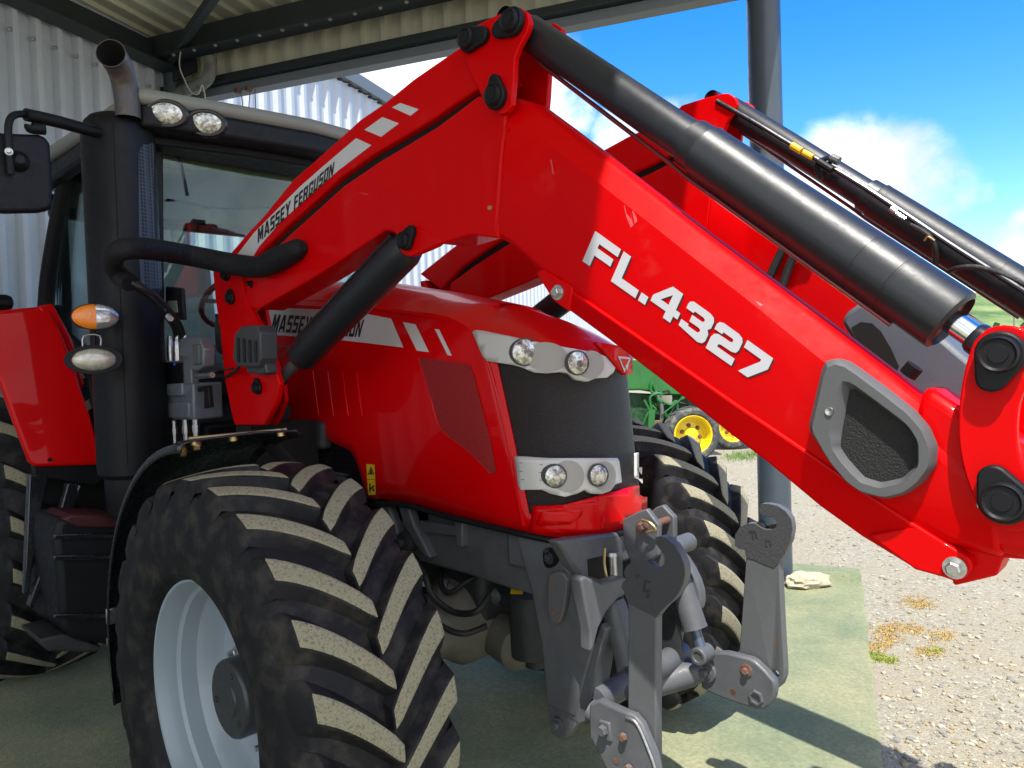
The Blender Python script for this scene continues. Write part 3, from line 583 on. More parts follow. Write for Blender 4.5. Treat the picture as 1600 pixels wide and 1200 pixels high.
# ---- bonnet: plan outline (side, round nose, side), swept up to a lip and closed by a domed top
HW = .265; YC = -.12
def ztop(x): return interp(x, [(-1.4, 2.085), (-1.07, 2.07), (-.46, 2.005), (-.12, 1.94), (.33, 1.84), (.48, 1.79), (.69, 1.69)])
def zlip(x): return interp(x, [(-1.4, 1.96), (-1.03, 1.95), (-.12, 1.86), (.17, 1.82), (.30, 1.765), (.5, 1.70), (.70, 1.62)])
def zbot(x): return interp(x, [(-1.4, 1.42), (-.93, 1.39), (-.6, 1.335), (-.47, 1.305), (-.43, 1.27), (-.395, 1.20), (-.36, 1.12), (-.08, 1.13), (.14, 1.12), (.33, 1.11), (.5, 1.10), (.7, 1.085)])
def nose(t, z):
    """t -1 near corner .. 1 far corner"""
    k = min(1, max(0, (1.76-z)/.65)); xc = lerp(.30, .50, k); xf = lerp(.665, .70, k); w = HW
    a = t*math.pi/2; y = w*math.copysign(abs(math.sin(a))**.82, math.sin(a)); x = xc+(xf-xc)*abs(math.cos(a))**.62
    return Vector((x, y+YC, z))
bm = BM(); xsid = [-1.38, -1.2, -1.0, -.8, -.65, -.5, -.47, -.45, -.43, -.415, -.395, -.38, -.36, -.3, -.2, -.1, 0, .1, .18, .24]
NT = 36; ts = [-1+2*i/NT for i in range(NT+1)]
cols = [('s', x, -1) for x in xsid]+[('n', t, 0) for t in ts]+[('s', x, 1) for x in xsid[::-1]]
NV = 10; rows = []
for c in cols:
    r = []
    if c[0] == 's':
        x, sg = c[1], c[2]; zb, zl = zbot(x), zlip(x)
        for j in range(NV+1):
            z = lerp(zb, zl, j/NV); bulge = .012*math.sin(math.pi*j/NV)
            # the side sweeps forward with the corner of the nose
            xx = x + max(0, (x+.2)/.44)*lerp(.20, 0, (z-1.1)/.66)
            zz = z - (xx-x)*.13
            r.append(Vector((xx, sg*(HW+bulge)+YC, zz)))
    else:
        t = c[1]
        for j in range(NV+1):
            x0 = nose(t, 1.1).x; zb = zbot(x0)+ (0.0); p = nose(t, 1.7); zl = zlip(p.x)
            z = lerp(zb, zl, j/NV); q = nose(t, z); r.append(q)
    rows.append(r)
V = [[bm.verts.new(p) for p in r] for r in rows]
for i in range(len(V)-1):
    for j in range(NV):
        isn = cols[i][0] == 'n' and cols[i+1][0] == 'n'
        if isn:
            t = (cols[i][1]+cols[i+1][1])/2
            if j >= 1 and abs(t) < .97: continue          # grille opening
        bm.faces.new((V[i][j], V[i+1][j], V[i+1][j+1], V[i][j+1]))
# domed top
KC = 9; caps = []
for i, r in enumerate(rows):
    p = r[-1]; sx = min(p.x, .20 if cols[i][0] == 'n' else 9); sp = Vector((sx if cols[i][0] == 'n' else p.x, YC, 0)); zt = ztop(sp.x); row = [V[i][-1]]
    for k in range(1, KC+1):
        f = k/KC; q = p.lerp(sp, f); e = 1-(1-f)**2.4; 
        base = p.z if cols[i][0] == 's' else lerp(p.z, zlip(.2), f)
        q.z = p.z+(zt-p.z)*e if cols[i][0] == 's' else p.z+(zt-p.z)*(f**.85*.75+.25*e)
        row.append(bm.verts.new(q))
    caps.append(row)
for i in range(len(V)-1):
    for k in range(KC): bm.faces.new((caps[i][k], caps[i+1][k], caps[i+1][k+1], caps[i][k+1]))
bmesh.ops.remove_doubles(bm, verts=bm.verts, dist=.0008)
bonnet = obj('bonnet', bm, REDH, TR, sharp=38)
bonnet.modifiers.new('shell', 'SOLIDIFY').thickness = .006
HB = bvh_of(bonnet)
# surface of the whole nose, for the grille and the lamps
def nosemesh(off):
    bm = BM(); g = [[bm.verts.new(nose(-1+2*i/240, .98+.84*j/24)) for j in range(25)] for i in range(241)]
    for i in range(240):
        for j in range(24): bm.faces.new((g[i][j], g[i+1][j], g[i+1][j+1], g[i][j+1]))
    return bm
_b = nosemesh(0); NB = BVHTree.FromBMesh(_b); _b.free()
bm = BM(); g = []
for i in range(61):
    t = -.985+1.97*i/60; col_ = []
    for j in range(21):
        z = lerp(1.10, zlip(nose(t, 1.7).x)+.005, j/20); p = nose(t, z); n = Vector((p.x-.1, (p.y-YC)*.9, 0)).normalized(); col_.append(bm.verts.new(p-n*.014))
    g.append(col_)
for i in range(60):
    for j in range(20): bm.faces.new((g[i][j], g[i+1][j], g[i+1][j+1], g[i][j+1]))
GR = obj('grille', bm, GRIL, TR)
GB = bvh_of(GR)
# red lower lip with its pressed number-plate recess, red bonnet tip with a badge
o = decalmesh(poly2([(845, 797), (910, 793), (905, 806), (888, 818), (842, 821), (836, 818)]), NB, .0135, 'lower_recess', REDH, bonnet, 9, .006)
o = decalmesh(poly2([(826, 829), (832, 790), (880, 788), (1018, 752), (1022, 757), (1023, 790), (1000, 800), (970, 817), (930, 828), (880, 833)]), NB, .012, 'lower_lip', REDH, bonnet, 12, .02)
tip = [(925, 535), (1005, 548), (1003, 560), (990, 583), (970, 586), (958, 576), (940, 552)]
o = decalmesh(poly2(tip), NB, .022, 'bonnet_tip', REDH, bonnet, 9, .02)
# badge: three interlocked triangles
for tri in ([(956, 557), (976, 559), (966, 582)], [(976, 559), (990, 561), (983, 580)], [(966, 550), (984, 552), (976, 566)]):
    decalmesh(poly2(tri), NB, .0245, 'badge', SILV, bonnet, 0, 0)
    c = (sum(p[0] for p in tri)/3, sum(p[1] for p in tri)/3); decalmesh(poly2([(c[0]+(p[0]-c[0])*.62, c[1]+(p[1]-c[1])*.62) for p in tri]), NB, .0255, 'badge', REDH, bonnet, 0, 0)
for tri in ([(966, 571), (971, 571), (969, 579)], [(981, 571), (986, 571), (984, 579)]): decalmesh(poly2(tri), NB, .0265, 'badge', SILV, bonnet, 0, 0)
# lamp panels
upP = [(742, 519), (746, 516), (800, 527), (870, 541), (925, 551), (940, 557), (955, 575), (952, 582), (942, 590), (925, 591), (914, 596), (897, 593), (885, 583), (873, 581), (850, 583), (833, 582), (812, 573), (800, 570), (764, 564), (757, 557)]
loP = [(804, 712), (850, 715), (958, 715), (961, 720), (965, 753), (955, 756), (948, 766), (935, 771), (920, 770), (910, 764), (898, 770), (880, 775), (858, 770), (845, 764), (814, 764), (810, 758)]
roP = [(991, 708), (1000, 706), (1012, 700), (1016, 710), (1016, 745), (1010, 753), (1003, 755), (997, 749), (991, 747)]
ruP = [(988, 576), (1000, 570), (1012, 582), (1014, 588), (1006, 589), (996, 583)]
P1 = decalmesh(poly2(upP), NB, .018, 'lamp_panel', LAMPP, TR, 10, .03)
P2 = decalmesh(poly2(loP), NB, .018, 'lamp_panel', LAMPP, TR, 10, .03)
P3 = decalmesh(poly2(roP), NB, .003, 'lamp_panel', LAMPP, TR, 6, .004)
P4 = decalmesh(poly2(ruP), NB, .003, 'lamp_panel', LAMPP, TR, 6, .004)
def hit(px, py, B=NB):
    for k in range(60):
        d = ray(px, py).normalized(); h, n, _, _ = B.ray_cast(CP, d)
        if h is not None: return (h, Vector((h.x-.22, (h.y-YC)*1.1, 0)).normalized() if B is NB else (-n if n.dot(d) > 0 else n))
        px += (900-px)*.01; py += (650-py)*.01
    raise ValueError('no surface')
for pts in ([(812, 722), (846, 725)], [(812, 735), (845, 737)], [(814, 748), (846, 749)]):
    bm = BM(); tube(bm, [hit(*p)[0]+hit(*p)[1]*.0185 for p in pts], .0012, 6); obj('pressed_line', bm, GREYP, P2)
def ell(cx, cy, rx, ry, rot=0, n=28): 
    return [(cx+rx*math.cos(a)*math.cos(rot)-ry*math.sin(a)*math.sin(rot), cy+rx*math.cos(a)*math.sin(rot)+ry*math.sin(a)*math.cos(rot)) for a in [2*math.pi*i/n for i in range(n)]]
def headlight(cx, cy, r, nfac=.82, par=None, pocket=None):
    h, n = hit(cx, cy); n0 = n.copy(); n = (n*nfac+Vector((1, 0, 0))*(1-nfac)); n = (n.normalized()+ (CP-h).normalized()*.15).normalized(); o = h+n0*.027
    bm = BM(); lathe(bm, [(-.05, r*1.02), (.003, r*1.05), (.007, r), (.004, r*.95), (.000, r*.93)], o, n, 40); L = obj('headlight', bm, GREYP, TR)
    bm = BM(); lathe(bm, [(.002, r*.95), (-.010, r*.8), (-.022, r*.5), (-.026, r*.2), (-.008, r*.16), (-.006, 0)], o, n, 40); obj('reflector', bm, CHR, L)
    bm = BM(); lathe(bm, [(.004, r*.96), (.010, r*.7), (.013, r*.35), (.014, 0)], o, n, 32); obj('lens', bm, HLENS, L)
    return L
HLENS = mat('patterned_lamp_lens', (.70, .70, .66), .10, metal=.85, bump=.35, bscale=70, col2=(.22, .22, .21), dmin=.42, dmax=.62, vscale=55)
SHADEP = mat('lamp_recess_shade_paint', (.36, .355, .33), .5)  # darker ellipses laid on the panel, painted shade of the lamp recesses
for (a, e) in ((P1, ell(851, 558, 32, 23, .1)), (P1, ell(917, 570, 20, 22, .1)), (P2, ell(884, 743, 24, 25)), (P2, ell(938, 743, 17, 23))):
    decalmesh(poly2(e), NB, .021, 'lamp_pocket_shade', SHADEP, a, 8)
headlight(819, 550, .043); headlight(896, 567, .038); headlight(864, 742, .036); headlight(927, 741, .035); decalmesh(poly2(ell(1003, 727, 8, 15)), NB, .005, 'headlight', HLENS, TR, 6)
# side graphics
SG = SILV
def hdec(pts, name='side_decal', m=SILV, off=.0022, thick=0, step=14, par=None): return decalmesh(poly2(pts), HB, off, name, m, par or bonnet, step, thick)
hdec([(420, 484), (455, 482), (520, 484), (576, 491), (612, 498), (631, 543), (565, 535), (500, 528), (420, 523)])
hdec([(630, 503), (650, 507), (671, 550), (652, 548)]); hdec([(680, 514), (687, 515), (707, 556), (700, 555)])
decalmesh(block('MASSEY FERGUSON', (424, 518), (563, 527), (570, 500), (430, 491), GL=GC, gap=.13), HB, .0035, 'lettering', LETB, bonnet, 14)
decalmesh(textquad('7716', (424, 557), (480, 562), (484, 543), (428, 538), shear=.2), HB, .0035, 'lettering', mat('dull_silver_decal', (.25, .10, .10), .5), bonnet, 14)
# vent panel and pressed edges
hdec([(655, 558), (735, 570), (742, 590), (768, 690), (776, 735), (773, 741), (765, 738), (735, 708), (690, 672), (675, 625)], 'vent_panel', VENT, .0035)
def htube(pts, r, name, m, off=0., par=None):
    P = [hit(*p, HB) for p in pts]; bm = BM(); tube(bm, smoothpath([h+n*off for h, n in P], 5), r, 8); return obj(name, bm, m, par or bonnet)
htube([(654, 560), (675, 625), (689, 670), (735, 708), (766, 740)], .0045, 'pressed_edge', REDH)
htube([(420, 470), (520, 470), (600, 485), (680, 497), (738, 512)], .006, 'pressed_edge', REDH, -.002)
htube([(742, 516), (765, 572), (792, 680), (803, 745), (818, 822)], .008, 'pressed_edge', REDH, -.002)
for k, x in enumerate((492, 515, 538, 560)): htube([(x-3, 580), (x+2, 620), (x+6, 650)], .004, 'pressed_rib', REDH, -.001)
# bottom seal of the bonnet
bm = BM(); P = [V_ for V_ in [Vector((x, -HW-.003, zbot(x)-.004)) for x in (-1.3, -.92, -.6, -.49)]]
tube(bm, smoothpath([Vector((-.29, YC-HW-.004, 1.105)), Vector((-.1, YC-HW-.004, 1.12)), Vector((.12, YC-HW-.004, 1.105)), Vector((.4, YC-HW-.004, 1.095)), nose(-.95, 1.088), nose(-.6, 1.08), nose(0, 1.072), nose(.6, 1.072), nose(1, 1.08)], 6), .011, 8); obj('rubber_seal', bm, BLK, TR)
# yellow warning sticker
st_ = hdec([(573, 725), (586, 726), (588, 773), (576, 773)], 'warning_sticker', YEL, .0022, 0, 0)
hdec([(575, 741), (581, 728), (586, 741)], 'warning_sign', LETB, .0035, 0, 0, st_); hdec([(577, 739), (581, 731), (584, 739)], 'warning_sign', YEL, .0042, 0, 0, st_); hdec([(580, 733), (582, 733), (583, 739), (579, 739)], 'warning_sign', LETB, .005, 0, 0, st_)
hdec([(575, 748.5), (587, 749), (587, 749.6), (575, 749.2)], 'warning_sign', LETB, .0035, 0, 0, st_)
for q in ([(578, 755), (580, 755), (580, 769), (578, 769)], [(580, 762), (586, 757), (586, 760), (580, 765)], [(583, 762), (586, 764), (586, 768), (583, 766)]): hdec(q, 'warning_sign', LETB, .0035, 0, 0, st_)

# ---- engine side, dark louvres behind the wheel arch
bm = BM(); box(bm, (-.75, YC, 1.22), (1.5, .44, .42)); obj('engine', bm, SOOT_SHADE, TR, bevel=.03)
bm = BM()
for k in range(13): box(bm, (-.48, YC-.235, 1.02+k*.024), (.34, .02, .013), (.5, 0, 0))
tag(obj('louvre_screen', bm, BLK, TR), kind='stuff') if False else obj('louvre_screen', bm, BLK, TR)
for (c, s, m) in (((-1.15, -.40, 1.30), (.25, .18, .22), BLK), ((-.95, -.38, 1.12), (.2, .16, .2), CAST2), ((-.75, -.38, 1.36), (.22, .06, .12), CAST2), ((-1.5, -.45, 1.2), (.3, .3, .4), BLK)):
    bm = BM(); box(bm, c, s); obj('engine_housing', bm, m, TR, bevel=.02, seg=3)
bm = BM(); lathe(bm, [(0, .0), (0, .07), (.05, .075), (.12, .075), (.14, .06), (.17, .055), (.2, .05), (.2, 0)], (-.98, -.50, 1.46), (1, -.1, .05), 24); obj('air_intake', bm, BLK, TR)

# ---- front support frame (grey casting) under the bonnet
plate('support_frame', [(585, 786), (640, 785), (700, 800), (760, 818), (812, 828), (825, 850), (850, 935), (800, 922), (735, 900), (655, 878), (640, 860), (610, 845), (585, 830)], -.34, -.34, -.24, CAST, TR, .012)
plate('support_frame', [(600, 840), (850, 935), (870, 1000), (850, 1010), (810, 960), (740, 930), (640, 905)], -.2, -.2, .2, CAST2, TR, .01)
plate('casting_pocket', [(655, 813), (710, 822), (712, 838), (655, 832)], -.355, -.355, -.335, CAST, TR, .006)
plate('casting_rib', [(708, 808), (722, 812), (722, 856), (712, 852)], -.365, -.365, -.33, CAST, TR, .006)
for xs in ((590, 786, 604, 870), (620, 784, 642, 872)):
    plate('casting_rib', [(xs[0], xs[1]), (xs[0]+14, xs[1]), (xs[0]+26, 820), (xs[2]+30, xs[3]), (xs[2]+12, xs[3]-12), (xs[0]+10, 820)], -.375, -.375, -.33, CAST, TR, .008, smoothn=2)
p = onY(630, 848, -.38); bm = BM(); lathe(bm, [(-.05, .042), (.0, .042), (.004, .036), (.004, 0)], p, (0, -1, 0), 28); bo = obj('frame_boss', bm, CAST2, TR)
bm = BM(); hexbolt(bm, p+Vector((0, -.004, 0)), (0, -1, 0), .020, .018); obj('bolt', bm, CAST2, bo)
p = onY(634, 872, -.37); bm = BM(); hexbolt(bm, p, (0, -1, 0), .013, .014); obj('bolt', bm, CAST2, bo)

# ---- front axle
bm = BM(); lathe(bm, [(-.76, .10), (-.62, .115), (-.55, .10), (-.35, .085), (-.2, .13), (-.14, .17), (.14, .17), (.2, .13), (.35, .085), (.55, .10), (.62, .115), (.76, .10)], (0, YC, .668), (0, 1, 0), 28, close=False); ax_ = obj('front_axle', bm, mat('dirty_axle_casting', (.13, .125, .105), .6, bump=.2, bscale=60, var=.25, vscale=10), TR)
bm = BM(); box(bm, (0, YC, .80), (.34, .3, .26)); obj('axle_pivot', bm, CAST2, ax_, bevel=.03)
bm = BM(); lathe(bm, [(0, .0), (0, .085), (.1, .09), (.28, .085), (.32, .05), (.34, .0)], (.02, -.12, .63), (.94, -.25, -.08), 28); obj('differential_nose', bm, ax_.data.materials[0], ax_)
bm = BM(); lathe(bm, [(0, .055), (.03, .055), (.03, .042), (.30, .042), (.30, .05), (.33, .05), (.33, 0)], onY(690, 925, -.3), (.72, .5, -.02), 22); sc = obj('steering_cylinder', bm, CAST, ax_)
bm = BM(); lathe(bm, [(0, .046), (.045, .046)], onY(800, 935, -.22), (.72, .5, -.02), 22); obj('yellow_band', bm, YEL, sc)
for c, r in (((.18, -.55, .60), .05), ((.2, -.62, .52), .04)):
    bm = BM(); lathe(bm, [(-.05, r), (.05, r), (.05, 0)], c, (0, 0, 1), 20); obj('steering_joint', bm, CAST2, ax_)
for (cx, cy, yy, r, L) in ((830, 975, -.2, .075, .22), (838, 1020, -.2, .04, .09)):
    p = onY(cx, cy, yy); bm = BM(); lathe(bm, [(-L/2, r*.9), (-L/2, r), (L/2, r), (L/2, 0)], p, (0, 0, 1), 24); obj('lower_housing', bm, CAST2, TR)
p = onY(782, 1011, -.2); bm = BM(); lathe(bm, [(-.06, .02), (.0, .02), (.0, .011), (-.01, .011), (-.01, 0)], p, (.3, -.9, 0), 20); obj('drain_plug', bm, STEEL, ax_)
def hosepx(name, pts, r, m=HOSE, par=None, seg=10, n=7, rr=None):
    P = smoothpath([onY(x, y, yy) for x, y, yy in pts], n); bm = BM(); tube(bm, P, r if rr is None else [interp(i/(len(P)-1), rr) for i in range(len(P))], seg); return obj(name, bm, m, par or TR)
hosepx('axle_hose', [(645, 868, -.37), (664, 900, -.42), (672, 925, -.42), (690, 945, -.4), (715, 958, -.38), (745, 955, -.36), (765, 930, -.3)], .012)
hosepx('axle_hose', [(640, 880, -.33), (668, 950, -.42), (690, 978, -.42), (725, 990, -.38), (760, 978, -.3)], .011)
hosepx('axle_hose', [(600, 800, -.3), (590, 860, -.33), (620, 900, -.35), (680, 930, -.33)], .012)
hosepx('axle_hose', [(690, 880, -.25), (690, 915, -.33), (705, 925, -.33), (735, 905, -.28), (760, 895, -.25)], .010)

# ---- wheels
def tractor_wheel(root, c, R, ytread, rimr, ph, name, nl=24, inn=-1, lag=R_(16), lh=.042, lw=.031):
    """wheel whose outer side faces inn (=-1: towards -Y)"""
    hub = Vector(c); Wt = ytread
    w = thing(name+'_tmp', None, None, c); bpy.data.objects.remove(w)
    prof = [(-Wt*.86, rimr), (-Wt*1.02, rimr+.02), (-Wt*1.09, rimr+.10*R/.69), (-Wt*1.10, R*.76), (-Wt*1.05, R*.85), (-Wt*.95, R*.905), (-Wt*.80, R*.928), (-Wt*.4, R*.938), (0, R*.941),
            (Wt*.4, R*.938), (Wt*.80, R*.928), (Wt*.95, R*.905), (Wt*1.05, R*.85), (Wt*1.10, R*.76), (Wt*1.09, rimr+.10), (Wt*1.02, rimr+.02), (Wt*.86, rimr)]
    bm = BM(); lathe(bm, prof, hub, (0, 1, 0), 96)
    def P(y, th, r): return hub+Vector((math.cos(th)*r, y, math.sin(th)*r))
    for k in range(nl):
        for s in (-1, 1):
            th0 = ph+2*math.pi*(k+(.5 if s > 0 else 0))/nl
            st = []; NS = 11
            for q in range(NS+1):
                f = q/NS                      # 0 centre .. 1 shoulder
                y = s*lerp(-.012, Wt*.985, min(1, f/.86)) if f < .86 else s*(Wt*.985+Wt*.07*(f-.86)/.14)
                th = th0+lag*(1-(1-min(1, f/.86))**1.3)+(0 if f < .86 else R_(.3))
                top = R*(1-.030*(min(1, f/.86)**2)) if f < .87 else lerp(R*.962, R*.84, (f-.86)/.14)
                bot = R*.925 if f < .86 else lerp(R*.915, R*.80, (f-.86)/.14)
                hw_ = lw*(1.0+.22*f)/R*(.8 if q == 0 else 1)
                st.append((y, th, top, bot, hw_))
            A = []
            for (y, th, top, bot, hw_) in st:
                A.append([bm.verts.new(P(y, th-hw_*1.9, bot)), bm.verts.new(P(y, th-hw_, top)), bm.verts.new(P(y, th, top+.0012)), bm.verts.new(P(y, th+hw_, top)), bm.verts.new(P(y, th+hw_*1.9, bot))])
            for q in range(NS):
                for e in range(4):
                    f_ = bm.faces.new((A[q][e], A[q][e+1], A[q+1][e+1], A[q+1][e])); f_.material_index = 1 if (e in (1, 2) and q < 9) else 0
            bm.faces.new(A[0][::-1]); bm.faces.new(A[-1])
    # small bars and ring lines on the outer side
    ty = obj(name, bm, [RUB, DUST], root, sharp=32, bevel=.008)
    return ty
FW = tractor_wheel(TR, (0, -1.035, .668), .69, .222, .372, R_(1.5), 'front_wheel')
FW.name = 'front_wheel'
# phase: outer centre tips lie near 0, 15, 32, 50 degrees
def rim(par, c, r, so, depth, hubr, hubl, nb=10, m=RIMM):
    """so: y of the outer flange; depth: how far in the disc lies"""
    bm = BM(); c = Vector(c); o = Vector((c.x, so, c.z))
    lathe(bm, [(0, r*1.00), (-.008, r*1.03), (-.016, r*1.02), (-.012, r*.985), (.02, r*.955), (.05, r*.945), (.06, r*.915), (.11, r*.905), (.13, r*.86), (depth-.02, r*.84), (depth, r*.80), (depth+.006, r*.70), (depth-.006, r*.52), (depth-.004, r*.2)], o, (0, 1, 0), 96)
    rm = obj('rim', bm, m, par, sharp=30)
    bm = BM(); lathe(bm, [(depth-.003, hubr), (depth-hubl+.012, hubr), (depth-hubl+.004, hubr*.975), (depth-hubl, hubr*.93), (depth-hubl, hubr*.45), (depth-hubl-.004, hubr*.42), (depth-hubl-.004, 0)], o, (0, 1, 0), 64)
    hb = obj('hub', bm, mat('dark_hub_casting', (.035, .038, .045), .42, bump=.05, bscale=60, coat=.2, rvar=.1, vscale=12), par)
    for k in range(nb):
        a = 2*math.pi*k/nb+.25; p = o+Vector((math.cos(a)*r*.50, depth-.008, math.sin(a)*r*.50)); bm = BM(); hexbolt(bm, p, (0, -1, 0), .014, .014); tube(bm, [p, p+Vector((0, -.034, 0))], .009, 12); obj('wheel_nut', bm, STEEL, par)
    for k in range(3):
        a = 1.2+k*2.2; p = o+Vector((math.cos(a)*hubr*.72, depth-hubl, math.sin(a)*hubr*.72)); bm = BM(); lathe(bm, [(0, .010), (.004, .009), (.004, .004), (.001, 0)], p, (0, -1, 0), 16); obj('hub_plug', bm, CAST2, hb)
    return rm
rim(FW, (0, 0, .668), .372, -1.215, .185, .118, .125)
RW = tractor_wheel(TR, (-2.86, -1.02, .87), .90, .26, .50, R_(7), 'rear_wheel', nl=22, lh=.05, lw=.032)
rim(RW, (0-2.86, 0, .87), .50, -1.24, .25, .16, .12)
def mirrored(o, par=TR, center_y=0.):
    """copy of a part and of its sub-parts on the far side of the machine"""
    def cp(x, p):
        c = x.copy(); COL.objects.link(c); c.parent = p
        for ch in [k for k in x.children]: cp(ch, c)
        return c
    c = cp(o, par); w = WP[o.name]; nw = Vector((w.x, 2*YC-w.y, w.z)); c.location = nw-WP[par.name]; c.scale = (1, -1, 1); WP[c.name] = nw; return c
mirrored(FW); mirrored(RW)

# ================================================================ front loader
YN = -.715; YW = .12; YLc = YN+YW/2        # outer face, width and centre line of the near arm
LD = thing('front_loader', 'raised red front loader with lettered arms and black rams fitted to the red tractor', 'loader', (-.95, YC, 1.45))
def band(bm, A, B, ya, yb, mi=0):
    """strip between two traced lines; ya, yb are the heights off the centre plane of each line (half widths)"""
    pass
def beamloft(name, lines, m, par, n=0, bev=.007):
    """lines: list of (traced line, half width); same number of points in each; closed both sides and at the ends"""
    N_ = len(lines[0][0]); bm = BM(); L = []
    for px, hw in lines: L.append([onY(x, y, YLc-hw) for x, y in px])
    near = [[bm.verts.new((p.x, YLc-lines[i][1], p.z)) for p in l] for i, l in enumerate(L)]
    fr = [[bm.verts.new((p.x, YLc+lines[i][1], p.z)) for p in l] for i, l in enumerate(L)]
    for i in range(len(L)-1):
        for k in range(N_-1):
            bm.faces.new((near[i][k], near[i][k+1], near[i+1][k+1], near[i+1][k])); bm.faces.new((fr[i][k], fr[i+1][k], fr[i+1][k+1], fr[i][k+1]))
    for k in range(N_-1):
        bm.faces.new((near[0][k], fr[0][k], fr[0][k+1], near[0][k+1])); bm.faces.new((near[-1][k], near[-1][k+1], fr[-1][k+1], fr[-1][k]))
    for k in (0, N_-1):
        bm.faces.new([near[i][k] for i in range(len(L))]+[fr[i][k] for i in range(len(L)-1, -1, -1)])
    return obj(name, bm, m, par, bevel=bev, seg=4)
def inner(pts):  # re-trace nothing: same points
    return pts
h = YW/2
# front half of the arm
T = [(803, 139), (840, 151), (890, 188), (1000, 272), (1100, 350), (1200, 424), (1300, 498), (1400, 574), (1455, 618), (1500, 664), (1560, 700)]
Cx = [(786, 196), (830, 203), (880, 242), (985, 325), (1080, 400), (1170, 470), (1262, 545), (1345, 612), (1430, 668), (1490, 720), (1560, 760)]
Dx = [(774, 345), (800, 362), (850, 405), (945, 473), (1030, 535), (1110, 590), (1200, 654), (1290, 718), (1380, 780), (1490, 838), (1570, 862)]
Bx = [(774, 371), (798, 382), (846, 428), (945, 495), (1030, 560), (1110, 618), (1200, 684), (1290, 748), (1380, 806), (1484, 853), (1566, 876)]
front = beamloft('loader_arm', [([(x, y+11) for x, y in T], h*.36), (Cx, h), (Dx, h), (Bx, h*.86)], RED, LD, bev=.016)
# rear half of the arm
Tr = [(384, 434), (416, 400), (455, 364), (492, 331), (537, 290), (591, 253), (643, 222), (681, 199), (716, 173), (746, 150), (792, 150)]
Br = [(384, 478), (402, 484), (440, 462), (486, 436), (530, 408), (566, 384), (602, 360), (624, 366), (690, 381), (735, 367), (778, 372)]
rear = beamloft('arm_rear_beam', [(Tr, h), (Br, h)], RED, front)
RB = bvh_of(rear); FB = bvh_of(front)
plate('cylinder_lug', [(608, 356), (625, 352), (665, 362), (690, 378), (655, 396), (640, 401), (630, 396), (624, 385), (620, 366)], YN, YN-.004, YN+.02, RED, front, .004, smoothn=3)
# pin caps
def pincap(x, y, r, tab, y0, par, tr=.6, h_=.018):
    c = onY(x, y, y0); t = onY(tab[0], tab[1], y0); d = (t-c); d.y = 0; n = Vector((0, -1, 0)); 
    # tear-drop base around the pin and its small bolt
    ang = math.atan2(d.z, d.x); L = d.length; r2 = r*tr; P = []
    for k in range(15): a = ang+R_(75)+R_(210)*k/14; P.append(c+Vector((math.cos(a)*r, 0, math.sin(a)*r)))
    for k in range(9): a = ang-R_(75)+R_(150)*k/8; P.append(t+Vector((math.cos(a)*r2, 0, math.sin(a)*r2)))
    bm = BM(); prism(bm, P, n*h_); o = obj('pin_cap', bm, BLK, par, bevel=.004)
    bm = BM(); lathe(bm, [(0, r*.80), (.010, r*.78), (.013, r*.72), (.010, r*.62), (.010, r*.40), (.012, r*.38), (.012, 0)], c+n*h_, n, 32); obj('cap_boss', bm, BLK, par)
    return o
# link bar above the rear beam, with its silver decal
Lt = [(342, 416), (385, 366), (412, 337), (457, 281), (487, 255), (525, 221), (562, 187), (600, 161), (645, 124), (697, 88), (745, 56)]
Lb = [(372, 446), (402, 400), (450, 352), (487, 319), (532, 277), (585, 240), (637, 210), (675, 187), (712, 161), (746, 139), (775, 120)]
link = beamloft('levelling_link', [(Lt, h*.92), (Lb, h*.92)], RED, front)
LB_ = bvh_of(link)
beamloft('link_gap_shade', [(Lb, .03), ([(Tr[min(i, len(Tr)-1)][0], Tr[min(i, len(Tr)-1)][1]+8) for i in range(len(Lb))], .03)], SOOT_SHADE, front)  # black filler closing the gap under the link, shade as colour
pincap(356, 428, .03, (357, 424), YN-.002, front, .9, .012)
def ldec(pts, name, m, B=LB_, off=.0015, par=link, step=0): return decalmesh(poly2(pts), B, off, name, m, par, step)
ldec([(372, 397), (398, 363), (430, 331), (470, 291), (510, 256), (557, 216), (581, 227), (530, 266), (480, 310), (440, 346), (405, 386), (397, 400)], 'silver_stripe', SILV)
ldec([(570, 203), (598, 183), (624, 193), (596, 214)], 'silver_patch', SILV); ldec([(613, 168), (626, 161), (655, 171), (642, 181)], 'silver_patch', SILV)
decalmesh(block('MASSEY FERGUSON', (404, 380), (521, 274), (524, 252), (404, 358), GL=GC, gap=.13), LB_, .003, 'lettering', LETB, link, 0)
# self-levelling guard plate below the front beam
gT = [(843, 423), (887, 450), (950, 493), (1020, 541), (1100, 596), (1150, 631), (1200, 664), (1280, 718), (1340, 760), (1430, 820), (1490, 858)]
gB = [(846, 434), (890, 486), (950, 530), (1020, 584), (1100, 646), (1150, 686), (1200, 724), (1280, 791), (1345, 838), (1430, 890), (1478, 902)]
gd = beamloft('lower_guard', [(gT, h+.004), (gB, h*.74)], RED, front)
plate('guard_end', [(1430, 822), (1490, 856), (1516, 872), (1520, 888), (1508, 903), (1490, 908), (1474, 902), (1430, 890), (1356, 836)], YN, YLc-h-.002, YLc+h+.002, RED, gd, .004)
plate('guard_lug', [(838, 426), (849, 421), (896, 449), (890, 487), (866, 470)], YN, YLc-h-.003, YLc+h+.003, RED, gd, .003)
